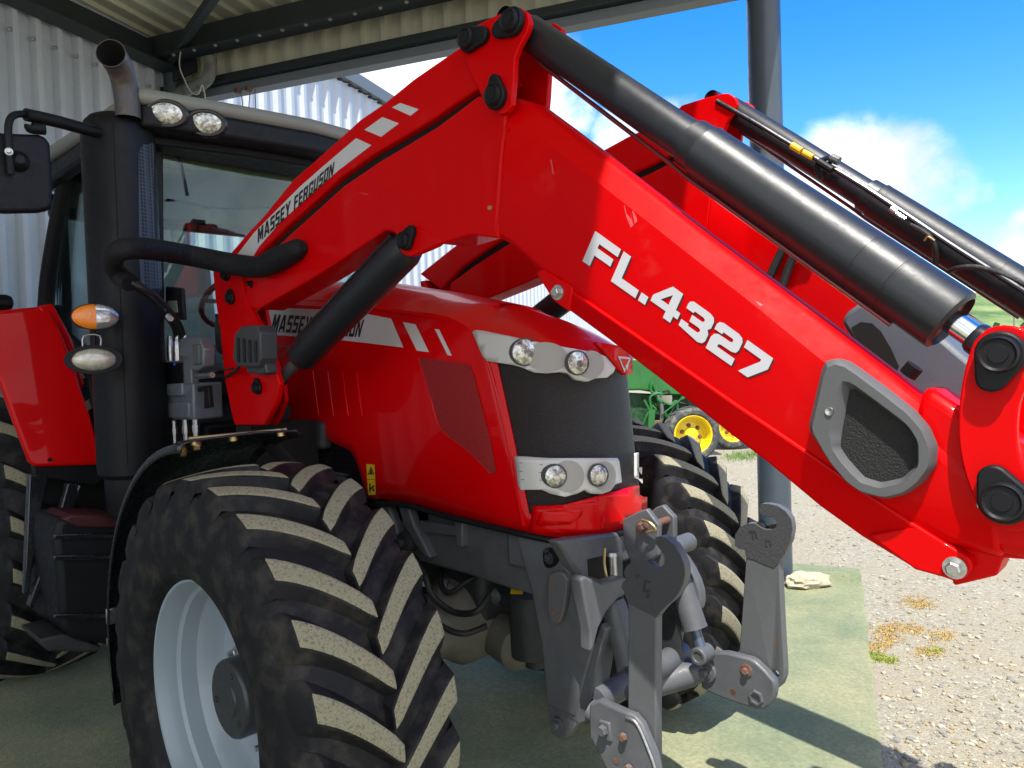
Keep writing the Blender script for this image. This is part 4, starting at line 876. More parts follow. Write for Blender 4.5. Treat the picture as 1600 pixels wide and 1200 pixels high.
# end bracket under the arm
plate('end_bracket', [(1440, 830), (1490, 842), (1560, 862), (1600, 868), (1600, 880), (1562, 877), (1552, 905), (1484, 921), (1477, 900), (1450, 870)], YN, YLc-h*.6, YLc+h*.6, RED, front, .004)
plate('end_casting', [(1440, 600), (1500, 640), (1540, 660), (1600, 700), (1690, 800), (1690, 890), (1600, 876), (1500, 856), (1440, 810), (1400, 740)], YN, YLc-h*.93, YLc+h*.93, RED, front, .02)
for (x, y, yy, m) in ((1492, 887, YLc-h-.003, STEEL), (872, 457, YLc-h-.004, STEEL)):
    p = onY(x, y, yy); bm = BM(); hexbolt(bm, p, (0, -1, 0), .0125, .012); obj('bolt', bm, m, front)
# knee plates, near and inner
KP = [(733, 46), (768, 28), (800, 14), (812, 12), (824, 20), (828, 34), (824, 50), (812, 72), (805, 90), (803, 130), (800, 165), (793, 176), (780, 179), (766, 170), (752, 148), (738, 118), (726, 90), (719, 66)]
kp = plate('knee_plate', KP, YN-.012, YN-.014, YN+.004, RED, front, .003)
P = xz(KP, YN-.012); bm = BM(); prism(bm, [Vector((p.x, YN+YW-.004, p.z)) for p in P], (0, .018, 0)); obj('knee_plate', bm, RED, front, bevel=.003)
# front lobe plates (near and inner)
LP = [(1545, 514), (1570, 508), (1600, 514), (1622, 532), (1628, 560), (1612, 590), (1598, 620), (1592, 650), (1592, 690), (1602, 730), (1622, 760), (1630, 790), (1612, 822), (1580, 828), (1550, 815), (1530, 788), (1512, 745), (1502, 700), (1500, 660), (1504, 610), (1512, 570), (1524, 535)]
lp = plate('pivot_plate', LP, YN-.014, YN-.026, YN-.006, RED, front, .003, smoothn=2)
P = xz(LP, YN-.014); bm = BM(); prism(bm, [Vector((p.x, YN+YW+.006, p.z)) for p in P], (0, .02, 0)); obj('pivot_plate', bm, RED, front, bevel=.003)
bm = BM(); r = bmesh.ops.create_icosphere(bm, subdivisions=2, radius=.004); bmesh.ops.translate(bm, verts=bm.verts, vec=onY(1529, 790, YN-.03)); obj('grease_nipple', bm, STEEL, lp)
# weld seam at the knee
P = [FB.ray_cast(CP, ray(x, y).normalized())[0] for x, y in ((797, 200), (786, 222), (775, 250), (774, 300), (775, 360))]
bm = BM(); tube(bm, smoothpath([p for p in P if p], 4), .0055, 8); obj('weld_seam', bm, RED, front)
p = onY(766, 325, YN-.002); bm = BM(); lathe(bm, [(0, .007), (.004, .006), (.004, 0)], p, (0, -1, 0), 14); obj('plug', bm, BRASS, front)
# paint scuffs and dust on the arm
for q in ([(975, 322), (980, 318), (986, 336), (990, 352), (986, 356), (979, 340)], [(988, 330), (992, 328), (996, 345), (992, 350)], [(1180, 470), (1192, 476), (1188, 479)], [(860, 250), (862, 249), (866, 272), (864, 273)], [(1335, 585), (1344, 590), (1341, 594)]): decalmesh(poly2(q), FB, .0006, 'paint_scuff', SCUFF, front, 0)
for q in ([(712, 175), (714, 175), (717, 196), (715, 196)], [(560, 300), (575, 303), (574, 305)]): decalmesh(poly2(q), RB, .0006, 'paint_scuff', SCUFF, front, 0)
# lettering
Q = ((911, 408), (1188, 603), (1209, 560), (931, 361))
o = decalmesh(block('FL.4327', *Q, dx=1.6, dy=1.8), FB, .0014, 'lettering_shadow', LETB, front, 0); o = decalmesh(block('FL.4327', *Q), FB, .0022, 'lettering', WHT, front, 0)
pincap(805, 36, .036, (784, 48), YN-.014, front); pincap(737, 64, .033, (757, 57), YN-.014, front, .7); pincap(779, 152, .034, (777, 128), YN-.014, front, .5); pincap(638, 376, .030, (646, 362), YN-.004, front)
pincap(1566, 553, .036, (1552, 590), YN-.026, front, .62, .02); pincap(1572, 780, .038, (1556, 748), YN-.026, front, .62, .02)
# plastic cover on the cross-tube end
cv = [(1290, 565), (1308, 560), (1324, 566), (1380, 607), (1425, 643), (1447, 669), (1460, 699), (1459, 729), (1440, 755), (1417, 772), (1387, 779), (1350, 770), (1327, 755), (1301, 725), (1267, 672), (1266, 664), (1288, 570)]
ci = [(1327, 608), (1338, 608), (1417, 665), (1432, 687), (1433, 725), (1410, 747), (1376, 754), (1350, 746), (1324, 717), (1312, 699), (1314, 680), (1325, 616)]
def ringplate(name, outer, innr, ytr, y0, y1, m, par, bev=.008):
    N_ = 64
    def rs_(pts):
        P = xz(pts, ytr); P = P+[P[0]]; L = [0]
        for a, b in zip(P, P[1:]): L.append(L[-1]+(b-a).length)
        return P, L
    Po, Lo = rs_(outer); Pi, Li = rs_(innr); c = sum(Pi[:-1], Vector())/len(Pi[:-1])
    def byang(P):
        out = []
        for k in range(N_):
            a = 2*math.pi*k/N_; d = Vector((math.cos(a), 0, math.sin(a))); best = None
            for p, q in zip(P, P[1:]):
                e = q-p; den = d.x*e.z-d.z*e.x
                if abs(den) < 1e-12: continue
                t = ((p.x-c.x)*e.z-(p.z-c.z)*e.x)/den; s_ = ((p.x-c.x)*d.z-(p.z-c.z)*d.x)/den
                if t > 0 and -1e-6 <= s_ <= 1+1e-6: best = max(best or 0, t)
            out.append(c+d*best)
        return out
    O, I = byang(Po), byang(Pi); bm = BM()
    M_ = [o.lerp(i, .18) for o, i in zip(O, I)]; K_ = [o.lerp(i, .72) for o, i in zip(O, I)]
    rings = [[bm.verts.new((p.x, yy, p.z)) for p in Q] for Q, yy in ((O, y0), (O, y1+.010), (M_, y1), (K_, y1), (I, y1+.018), (I, y0))]
    for i in range(len(rings)-1):
        for k in range(N_): bm.faces.new((rings[i][k], rings[i][(k+1) % N_], rings[i+1][(k+1) % N_], rings[i+1][k]))
    return obj(name, bm, m, par, sharp=30), I, c
co_, I, c = ringplate('cross_tube_cover', cv, ci, YN-.02, YN+.004, YN-.036, GREYP, front)
bm = BM(); bm.faces.new([bm.verts.new((p.x, YN-.016, p.z)) for p in I]); obj('mesh_insert', bm, MESHB, co_)
p = onY(1296, 643, YN-.036); bm = BM(); lathe(bm, [(0, .008), (.003, .007), (.002, .003), (.0, 0)], p, (0, -1, 0), 18); obj('screw', bm, STEEL, co_)

def lathe_px(par, name, a, b, segs, m, yl=YLc, tilt=None):
    A = onY(a[0], a[1], yl); B = onY(b[0], b[1], yl); d = B-A; L = d.length; bm = BM(); lathe(bm, [(t*L, r) for t, r in segs], A, d, 40); return obj(name, bm, m, par), A, d.normalized(), L
# bucket ram
a_, b_ = (806, 36), (1566, 556)
ram, A, dd, L = lathe_px(front, 'bucket_ram', a_, b_, [(.03, .0), (.03, .038), (.045, .044), (.47, .045), (.472, .053), (.50, .054), (.502, .0585), (.505, .0575), (.80, .0590), (.8005, .0582), (.803, .0582), (.8035, .0590), (.85, .0590), (.8505, .0582), (.853, .0582), (.8535, .0590), (.925, .0590), (.93, .0585), (.932, .053), (.934, .050), (.925, .047), (.925, .0)], CYL)
bm = BM(); lathe(bm, [(L*.91, .021), (L*.965, .021)], A, dd, 32); obj('ram_rod', bm, CHR, ram)
bm = BM(); lathe(bm, [(L*.96, .024), (L*.965, .028), (L*.99, .03), (L*.99, 0)], A, dd, 24); obj('rod_eye', bm, BLKG, ram)
bm = BM(); lathe(bm, [(-.045, .03), (.045, .03)], A, (0, 1, 0), 24); obj('pin_sleeve', bm, BLKG, ram)
bm = BM(); lathe(bm, [(L*.926, .048), (L*.928, .022)], A, dd, 32); obj('gland_ring', bm, mat('copper_brown_gland', (.16, .07, .035), .35, metal=.5), ram)
for t in (.34, .56):
    p0 = A+dd*L*t; bm = BM(); 
    s_ = dd.cross(Vector((0, 1, 0))).normalized()
    if s_.z > 0: s_ = -s_
# oil pipe lying under the ram
side = Vector((0, -1, 0)); dn = dd.cross(side).normalized(); dn = dn if dn.z < 0 else -dn
bm = BM(); tube(bm, [A+dd*L*.10+dn*.046+side*.012, A+dd*L*.46+dn*.058+side*.012, A+dd*L*.50+dn*.062+side*.012, A+dd*L*.88+dn*.062+side*.012], .0055, 10); obj('oil_pipe', bm, mat('dark_red_pipe', (.12, .005, .008), .3, coat=.5), ram)
# lift ram
lift, A2, d2, L2 = lathe_px(front, 'lift_ram', (645, 378), (425, 606), [(.02, 0), (.02, .05), (.05, .058), (.08, .058), (.73, .058), (.74, .054), (.75, .050), (.75, 0)], CYL)
bm = BM(); lathe(bm, [(L2*.72, .022), (L2*.95, .022)], A2, d2, 28); obj('ram_rod', bm, mat('grey_ram_rod', (.13, .14, .15), .35, metal=.4), lift)
bm = BM(); lathe(bm, [(L2*.92, .028), (L2*1.0, .036), (L2*1.02, .03), (L2*1.03, 0)], A2, d2, 24); obj('rod_eye', bm, BLKG, lift)
up = Vector((0, -1, 0)).cross(d2).normalized(); up = up if up.z > 0 else -up
bm = BM(); tube(bm, [A2+d2*.04+up*.05+side*.035, A2+d2*L2*.64+up*.05+side*.035, A2+d2*L2*.70+up*.045+side*.035], .007, 10); obj('oil_pipe', bm, BLKG, lift)
# mounting post
Pp = [(334, 424), (346, 420), (378, 428), (386, 470), (402, 500), (418, 522), (430, 570), (438, 600), (434, 625), (424, 645), (414, 664), (368, 664), (362, 640), (352, 590), (346, 520), (338, 470)]
post = plate('mounting_post', Pp, YN, YN-.004, YN+.018, RED, front, .004)
Pi_ = [(416, 475), (424, 520), (432, 560), (446, 600), (449, 625), (440, 650), (432, 664), (400, 664), (395, 500)]
P = xz(Pi_, YN+YW); bm = BM(); prism(bm, [Vector((p.x, YN+YW-.01, p.z)) for p in P], (0, .018, 0)); obj('post_inner_plate', bm, RED, post, bevel=.003)
a0, a1 = onY(340, 430, YN), onY(365, 664, YN); bm = BM(); prism(bm, [Vector((a0.x, YN+.018, a0.z)), Vector((a0.x+.05, YN+.018, a0.z)), Vector((a1.x+.08, YN+.018, a1.z)), Vector((a1.x, YN+.018, a1.z))], (0, YW-.03, 0)); obj('post_web', bm, RED, post)
bm = BM(); prism(bm, [Vector((a1.x, YN+.01, a1.z)), Vector((a1.x+.13, YN+.01, a1.z)), Vector((a1.x+.13, YN+.01, a1.z-.55)), Vector((a1.x, YN+.01, a1.z-.55))], (0, .3, 0)); obj('post_foot', bm, SOOT_SHADE, post)
for x, y in ((363, 466), (405, 606)): pincap(x, y, .026, (x-2, y-6), YN-.004, post, .9, .012)
pincap(393, 443, .012, (393, 446), YN-.001, front, .9, .004)
# multi-coupler block on the post
mc = None
for pl, y0, y1, m in (([(368, 522), (378, 510), (402, 508), (408, 520), (409, 560), (404, 574), (372, 573), (365, 560)], YN-.004, YN-.075, mat('dark_coupler_plastic', (.045, .047, .053), .5, bump=.1, bscale=200)), ([(364, 533), (374, 528), (374, 570), (364, 566)], YN-.004, YN-.05, BLK), ([(374, 562), (404, 560), (409, 583), (400, 586), (378, 583)], YN-.002, YN-.05, mat('dark_coupler_plastic', (.045, .047, .053), .5))):
    o = plate('coupler_block', pl, YN-.07, y0, y1, m, mc or front, .006); mc = mc or o
for k in range(4): bm = BM(); p = onY(372+k*9, 528+k*1.5, YN-.078); q = onY(372+k*9+1, 566, YN-.078); tube(bm, [p, q], .006, 8); obj('coupler_rib', bm, BLK, mc)
hosepx('spring', [(380, 557, YN-.06), (372, 575, YN-.05), (362, 583, YN-.02), (352, 590, YN)], .006, par=mc)
# hose wrap in the elbow over the exhaust, and the bare hoses below it
wr = hosepx('hose_wrap', [(474, 384, YN-.02), (440, 402, YN-.03), (405, 417, YN-.035), (370, 414, YN-.05), (300, 400, YN-.15), (240, 390, YN-.32), (205, 388, YN-.42), (184, 394, YN-.46), (176, 410, YN-.45), (186, 430, YN-.42), (204, 442, YN-.40)], .03, FABR, par=front, seg=18, n=10, rr=[(0, .018), (.03, .036), (.12, .046), (.2, .040), (.3, .042), (.55, .040), (.75, .036), (1, .034)])
for dx, dy, r_ in ((-4, 2, .0105), (5, -2, .0105), (11, 4, .009)):
    hosepx('hydraulic_hose', [(195+dx, 438+dy, YN-.40), (215+dx, 448+dy, YN-.36), (240+dx, 466+dy, YN-.28), (262+dx, 490+dy, YN-.15), (276+dx*.8, 515, YN-.08), (278+dx*.9, 534, YN-.06)], r_, par=wr)
hosepx('hose_tag', [(263, 494, YN-.17), (267, 498, YN-.17)], .012, WHT, wr)
# hydraulic valve block beside the post
YV = YN-.04
vb = plate('valve_block', [(256, 600), (312, 598), (314, 655), (258, 655)], YV, YV-.03, YV+.10, VALVE, front, .008)
def vp(name, pts, dy0, dy1, m=VALVE, bev=.006): return plate(name, pts, YV, YV+dy0, YV+dy1, m, vb, bev)
vp('valve_section', [(258, 600), (300, 598), (301, 618), (258, 618)], -.045, .0); vp('valve_section', [(262, 630), (310, 628), (310, 652), (262, 652)], -.042, .0)
vp('solenoid', [(298, 530), (306, 527), (330, 529), (337, 545), (336, 572), (328, 578), (316, 577), (312, 560), (297, 556)], -.05, .0); vp('solenoid_cap', [(322, 538), (333, 538), (334, 568), (324, 570)], -.062, -.045, GREYP)
vp('solenoid_neck', [(298, 556), (310, 556), (312, 600), (300, 600)], -.035, .0); vp('black_housing', [(258, 566), (296, 566), (298, 600), (258, 600)], -.03, .04, BLK); vp('lever', [(316, 604), (332, 602), (335, 636), (326, 638), (326, 610), (316, 612)], -.02, .0, BLK, .003)
for k in range(3):
    p = onY(267+k*12, 560, YV-.02); bm = BM(); lathe(bm, [(-.01, .015), (.028, .015), (.028, .0165), (.036, .0165), (.036, .0145), (.075, .0145), (.08, .011), (.1, .010)], p, (0, 0, 1), 6 if k % 2 else 16); obj('hose_fitting', bm, STEEL, vb)
for x, y in ((272, 668), (290, 666), (306, 664)):
    p = onY(x, y, YV-.01); bm = BM(); lathe(bm, [(-.07, .012), (-.03, .012), (-.03, .016), (.0, .016), (.0, .013), (.03, .013)], p, (0, 0, 1), 8); obj('hose_fitting', bm, STEEL, vb)
p = onY(273, 569, YV-.035); bm = BM(); bmesh.ops.create_icosphere(bm, subdivisions=2, radius=.008); bmesh.ops.translate(bm, verts=bm.verts, vec=p); obj('blue_plug', bm, mat('blue_plastic', (.01, .06, .5), .4), vb)
hosepx('knob', [(306, 588, YV-.05), (332, 586, YV-.05)], .012, STEEL, par=vb)
hosepx('cable', [(312, 590, YV-.05), (335, 580, YV-.04), (350, 578, YV), (365, 575, YV)], .004, par=vb)
# the far arm: everything so far mirrored
far_arm = None
def mirror_tree(o, par):
    def cp(x, p):
        if x.name.split('.')[0] in ('cross_tube_cover', 'hose_wrap', 'coupler_block', 'valve_block', 'lettering_skip'): return None
        c = x.copy(); COL.objects.link(c); c.parent = p
        for ch in [k for k in x.children]: cp(ch, c)
        return c
    c = cp(o, par); w = WP[o.name]; nw = Vector((w.x, 2*YC-w.y, w.z)); c.location = nw-WP[par.name]; c.scale = (1, -1, 1); WP[c.name] = nw; return c
far_arm = mirror_tree(front, LD)
for ch in [c for c in bpy.data.objects if c.parent == far_arm and c.name.startswith('lettering')]: bpy.data.objects.remove(ch)
far_arm.location.z += .032; WP[far_arm.name].z += .032
# cross tube between the arms under its plastic cover
pc = onY(1372, 700, YN); bm = BM(); lathe(bm, [(0, .07), (1.07, .07)], (pc.x, YLc+.05, pc.z), (0, 1, 0), 32); ct = obj('cross_tube', bm, RED, LD)
yi = YN+YW+.20
cvr = [(1312, 503), (1322, 487), (1340, 474), (1372, 463), (1440, 500), (1530, 575), (1600, 640), (1600, 700), (1500, 690), (1400, 640)]
P = xz(cvr, yi)
bm = BM(); prism(bm, P, (0, .55, 0)); cc_ = obj('hose_cover', bm, GREYT, ct, bevel=.012)
hol = [(1330, 512), (1345, 503), (1362, 505), (1376, 518), (1392, 545), (1404, 572), (1395, 580), (1360, 560)]
bm = BM(); prism(bm, xz(hol, yi-.004), (0, .05, 0)); obj('cover_opening_shade', bm, SOOT_SHADE, cc_)  # black slab on the cover's face, standing in for the dark hollow

def drill(o, p, ax, r, depth=.2):
    """cuts a real round hole through a part"""
    bm = BM(); lathe(bm, [(-depth, 0), (-depth, r), (depth, r), (depth, 0)], Vector(p)-WP[o.name], ax, 24); bmesh.ops.recalc_face_normals(bm, faces=bm.faces)
    me = bpy.data.meshes.new('cutter'); bm.to_mesh(me); bm.free(); c = bpy.data.objects.new('cutter', me); COL.objects.link(c)
    par = o.parent; loc = o.location.copy(); o.parent = None; o.location = (0, 0, 0)
    mods = [(m_.width, m_.segments) for m_ in o.modifiers if m_.type == 'BEVEL']; o.modifiers.clear()
    b = o.modifiers.new('hole', 'BOOLEAN'); b.operation = 'DIFFERENCE'; b.object = c; b.solver = 'EXACT'
    bpy.context.view_layer.update(); new = bpy.data.meshes.new_from_object(o.evaluated_get(bpy.context.evaluated_depsgraph_get()))
    o.modifiers.clear(); o.data = new; bpy.data.objects.remove(c); o.parent = par; o.location = loc
    for w, sg in mods: b = o.modifiers.new('bevel', 'BEVEL'); b.width = min(w, .003); b.segments = sg; b.limit_method = 'ANGLE'; b.angle_limit = R_(40)
# ================================================================ front linkage of the tractor
YI = .156; YH = 2*YC-YI                    # inner face of the far upright, and its mirror
def far_px(z): return [(980+x/2.608, 660+y/2.608) for x, y in z]
def pairplate(name, px, y, t, m, par=TR, bevel=.004, sm=0, mir=True):
    """traced on the far side of the linkage and mirrored to the near side"""
    P = xz(px, y)
    if sm: P = smoothpath(P+[P[0]], sm)[:-1]
    bm = BM(); prism(bm, [Vector(p) for p in P], (0, t, 0)); o = obj(name, bm, m, par, bevel=bevel)
    return o
hk = far_px([(545, 332), (575, 332), (610, 340), (645, 362), (668, 395), (673, 435), (665, 482), (642, 535), (618, 570), (622, 640), (634, 880), (641, 990), (641, 1035), (628, 1072), (604, 1092), (590, 1080), (560, 1060), (455, 955), (484, 550), (478, 520), (455, 516), (438, 502), (440, 458), (458, 428), (490, 412), (518, 412), (542, 428), (560, 437), (585, 437), (605, 428), (610, 412), (600, 395), (572, 382), (548, 376), (538, 368), (538, 345)])
up_ = pairplate('hook_upright', hk, YI, .032, CASTR, TR, .004)
hd_ = far_px([(458, 430), (490, 414), (518, 414), (545, 430), (565, 439), (588, 438), (606, 428), (640, 420), (668, 440), (660, 480), (640, 530), (617, 566), (595, 590), (560, 575), (490, 540), (478, 518), (456, 513), (442, 500), (443, 460)])
def child(name, bm, m, par, bevel=0., **k): return obj(name, bm, m, par, bevel=bevel, **k)
hf = [p for p in [((x-980)*2.608, (y-660)*2.608) for x, y in hk] if p[1] <= 573]; cutn = [i for i, p in enumerate([((x-980)*2.608, (y-660)*2.608) for x, y in hk]) if p[1] > 573][0]; hf = hf[:cutn]+[(598, 592), (560, 578), (520, 560)]+hf[cutn:]
P = xz(far_px(hf), YI-.0025); bm = BM(); prism(bm, P, (0, .002, 0)); child('hook_face', bm, mat('dark_hook_steel', (.050, .052, .058), .55, bump=.25, bscale=110, col2=(.16, .10, .07), dmin=.66, dmax=.76, vscale=22), up_)
for pts in ([(495, 442), (522, 442), (522, 449), (495, 449)], [(506, 442), (512, 442), (516, 475), (510, 476)], [(520, 452), (526, 450), (530, 470), (524, 472)], [(560, 475), (585, 478), (588, 500), (582, 505), (580, 484), (562, 482)], [(562, 482), (568, 482), (570, 508), (564, 508)]):
    P = xz(far_px(pts), YI-.004); bm = BM(); prism(bm, P, (0, .002, 0)); child('cast_marking', bm, CAST2, up_)
bm = BM(); prism(bm, xz(far_px([(522, 412), (540, 396), (556, 410), (562, 437), (545, 430)]), YI+.008), (0, .018, 0)); child('latch', bm, CAST2, up_, .002)
bm = BM(); prism(bm, xz(far_px([(540, 428), (610, 412), (612, 425), (588, 440), (562, 441)]), YI+.0335), (0, .004, 0)); child('cup_rust', bm, RUST, up_)
p = onY(980+604/2.608, 660+1025/2.608, YI); drill(up_, p, (0, 1, 0), .0115)
lk = far_px([(300, 985), (335, 940), (400, 938), (440, 948), (500, 963), (522, 976), (560, 1012), (598, 1055), (603, 1085), (598, 1120), (584, 1152), (556, 1172), (528, 1170), (450, 1148), (380, 1122), (330, 1100), (300, 1080)])
arm_ = pairplate('lower_link', lk, YI-.045, .035, CAST, TR, .007)
p = onY(980+318/2.608, 660+1018/2.608, YI-.055)
bm = BM(); lathe(bm, [(.0, 0), (.0, .034), (.005, .037), (.05, .037)], p, (0, 1, 0), 28); child('pivot_boss', bm, CAST, arm_)
bm = BM(); hexbolt(bm, p+Vector((0, -.002, 0)), (0, -1, 0), .0155, .016); child('bolt', bm, CASTR, arm_)
bm = BM(); hexbolt(bm, onY(980+485/2.608, 660+1012/2.608, YI-.047), (0, -1, 0), .012, .010); lathe(bm, [(.0, .022), (.002, .021), (.002, 0)], onY(980+485/2.608, 660+1012/2.608, YI-.046), (0, -1, 0), 24); child('bolt', bm, RUST, arm_)
bm = BM(); lathe(bm, [(.001, 0), (.001, .010)], onY(980+430/2.608, 660+1100/2.608, YI-.0465), (0, 1, 0), 20); bm2 = bm; child('rusty_hole', bm, mat('deep_rust', (.10, .03, .012), .9), arm_)
p = onY(980+525/2.608, 660+1122/2.608, YI-.047); bm = BM(); lathe(bm, [(.004, .0), (.004, .018), (-.006, .018), (-.006, .024), (.003, .026)], p, (0, 1, 0), 6); child('hex_socket', bm, CASTR, arm_)
bm = BM(); lathe(bm, [(.0035, 0), (.0035, .016)], p, (0, 1, 0), 6); child('rusty_hole', bm, RUST, arm_)
# lower link casting running inwards
bm = BM(); q0 = onY(1098, 1046, YI-.03); q1 = onY(1028, 1066, YI-.16); tube(bm, smoothpath([q0, q0.lerp(q1, .3), q0.lerp(q1, .7), q1+(q1-q0)*.4], 4), [.040]*4+[.046]*8+[.05], 20); child('link_casting', bm, CAST, arm_, .004)
# linkage ram
A = onY(1062, 905, YI-.09); B = onY(1098, 1022, YI-.09); d_ = (B-A); Lr = d_.length
bm = BM(); lathe(bm, [(-.02, 0), (-.02, .036), (.0, .040), (Lr*.60, .042), (Lr*.66, .044), (Lr*.66, .025), (Lr*.66, 0)], A, d_, 28); rm_ = obj('linkage_ram', bm, CAST, TR)
bm = BM(); lathe(bm, [(Lr*.6, .018), (Lr*.92, .018)], A, d_, 24); child('ram_rod', bm, mat('blue_grey_rod', (.10, .13, .18), .3, metal=.5), rm_)
bm = BM(); lathe(bm, [(-.03, 0), (-.03, .016), (-.034, .018), (-.034, .026), (-.03, .030), (.03, .030), (.03, 0)], B, (0, 1, 0), 24); child('rod_eye', bm, CAST, rm_)
# side leg of the support (traced on the near side)
YG = YH-.004+.02
def nearpair(name, px, y, t, m, bevel=.006, par=TR, sm=0): 
    P = xz(px, y)
    if sm: P = smoothpath(P+[P[0]], sm)[:-1]
    bm = BM(); prism(bm, P, (0, t, 0)); return obj(name, bm, m, par, bevel=bevel, seg=3)
XFR = onY(893, 900, YG).x
leg = nearpair('support_leg', [(806, 838), (820, 836), (868, 844), (890, 900), (921, 966), (928, 1010), (914, 1060), (899, 1122), (853, 1102), (845, 1005), (829, 923)], YG, .06, CAST, .009)
XW = onY(1062, 905, YI-.09).x+.03; bm = BM(); prism(bm, [onX(x, y, XW) for x, y in [(908, 905), (915, 900), (940, 912), (975, 902), (992, 912), (992, 922), (966, 936), (948, 957), (936, 982), (929, 1010), (924, 1020), (923, 985), (914, 940)]], (-.045, 0, 0)); obj('leg_web', bm, CAST, leg, bevel=.014, seg=4)
def lchild(name, px, y, t, m, bevel=.004, sm=0): return nearpair(name, px, y, t, m, bevel, leg, sm)
lchild('leg_flange', [(858, 1100), (900, 1116), (928, 1010), (938, 975), (946, 985), (934, 1030), (918, 1125), (905, 1132)], YG+.004, .085, CAST)
lchild('leg_tab', [(856, 1100), (897, 1118), (900, 1134), (890, 1150), (876, 1156), (862, 1148), (857, 1130)], YG+.006, .03, CAST)
p = onY(873, 1131, YG+.004); bm = BM(); lathe(bm, [(0, .021), (.008, .021), (.008, 0)], p, (0, -1, 0), 24); hexbolt(bm, p+Vector((0, -.008, 0)), (0, -1, 0), .0125, .010, False); child('bolt', bm, CAST, leg)
lchild('tie_plate', [(858, 898), (874, 893), (885, 905), (884, 930), (878, 962), (872, 974), (864, 974), (857, 962), (855, 930)], YG-.024, .02, CASTR, .004, 2)
for x, y in ((865, 917), (866, 957)):
    p = onY(x, y, YG-.0245); bm = BM(); lathe(bm, [(0, .0), (0, .006)] if y < 930 else [(0, 0), (0, .006), (-.002, .008), (-.0, .010)], p, (0, 1, 0), 16); child('rusty_hole', bm, RUST, leg)
lchild('bolt_recess_shade', [(848, 862), (858, 855), (868, 860), (874, 872), (868, 884), (856, 888), (849, 880)], YG-.002, .004, BLK, .001, 2)  # black patch on the leg, painted shade of a bolt recess
p = onY(858, 872, YG-.003); bm = BM(); hexbolt(bm, p, (0, -1, 0), .0125, .008); child('bolt', bm, CAST2, leg)
p = onY(855, 861, YG-.003); bm = BM(); hexbolt(bm, p, (0, -1, 0), .006, .006); child('bolt', bm, CAST2, leg)
# transverse head of the support with its slot and clevis pin
bm = BM(); ztp = onY(850, 838, YG).z; prism(bm, [Vector((.40, YG+.02, ztp)), Vector((XFR-.01, YG+.02, ztp)), Vector((XFR-.01, YG+.02, ztp-.13)), Vector((.40, YG+.02, ztp-.13))], (0, 2*(YC-YG)-.04, 0)); obj('support_head', bm, CAST, TR, bevel=.012)
bm = BM(); prism(bm, [onX(x, y, XFR+.02) for x, y in [(872, 846), (925, 838), (966, 832), (974, 846), (976, 918), (950, 916), (912, 908), (895, 885)]], (-.05, 0, 0)); hd2 = obj('clevis_head', bm, CAST, TR, bevel=.010)
bm = BM(); prism(bm, [onX(x, y, XFR+.0215) for x, y in [(918, 874), (944, 868), (962, 866), (962, 906), (944, 908), (920, 900)]], (-.02, 0, 0)); obj('slot_shade', bm, BLK, hd2)  # slot is not cut; a black slab gives its shade
p = onX(957, 868, XFR+.03); bm = BM(); lathe(bm, [(-.072, .015), (.0, .015), (.0, .022), (.012, .020), (.012, 0)], p, (0, 0, 1), 24); pin = child('clevis_pin', bm, STEEL, hd2)
hosepx('linch_pin', [(945, 856, YG+.10), (944, 880, YG+.10), (947, 898, YG+.10)], .0045, BRASS, hd2)
hosepx('linch_pin', [(936, 912, YG+.10), (938, 925, YG+.10), (942, 938, YG+.10)], .0045, BRASS, hd2)
cp_ = [(946, 898), (952, 905), (949, 914), (944, 922), (940, 930), (938, 940), (943, 950), (942, 958)]
for (a, b) in zip(cp_, cp_[1:]):
    A_ = onX(*a, XFR+.045); B_ = onX(*b, XFR+.045); m_ = (A_+B_)/2; v = (B_-A_)/2; w_ = v.cross(Vector((0, 1, .4))).normalized()*.004
    ring_ = [m_+v*1.25*math.cos(t)+w_*math.sin(t) for t in [2*math.pi*i/12 for i in range(13)]]; bm = BM(); tube(bm, ring_, .0014, 6, False); child('chain_link', bm, BRASS, hd2)
# top-link bracket
tb = plate('top_link_plate', [(972, 812), (1000, 798), (1010, 795), (1029, 820), (1028, 868), (1010, 880), (985, 880), (974, 850)], -.20, -.20, -.178, CAST, TR, .005)
plate('top_link_plate', [(1003, 812), (1024, 793), (1035, 789), (1053, 808), (1053, 840), (1044, 850), (1035, 900), (1000, 900)], -.09, -.09, -.066, CAST, TR, .005)
p = onY(1031, 816, -.135); bm = BM(); lathe(bm, [(-.06, .011), (.06, .011)], p, (0, 1, 0), 18); child('rusty_pin', bm, RUST, tb)
p = onY(1003, 823, -.205); bm = BM(); hexbolt(bm, p, (0, -1, 0), .014, .012); child('rusty_bolt', bm, RUST, tb)
hosepx('linch_pin', [(1003, 812, -.22), (1016, 817, -.222), (1024, 827, -.22), (1010, 832, -.222)], .0045, BRASS, tb)
p = onY(1064, 851, -.02); bm = BM(); lathe(bm, [(-.05, .030), (.05, .030)], p, (0, 1, 0), 24); lathe(bm, [(-.052, 0), (-.052, .018), (-.050, .018)], p, (0, 1, 0), 24); child('side_boss', bm, CAST, tb)
plate('far_side_web', [(1035, 850), (1060, 862), (1080, 890), (1094, 925), (1092, 955), (1080, 940), (1072, 915), (1060, 900), (1040, 905)], .08, .08, .12, CAST, TR, .008, smoothn=2)
p = onY(1068, 912, .06); bm = BM(); hexbolt(bm, p, (0, -1, 0), .012, .012); child('bolt', bm, CAST, tb)
mirrored(rm_)
def z4(z): return [(800+x/2.727, 760+y/2.727) for x, y in z]
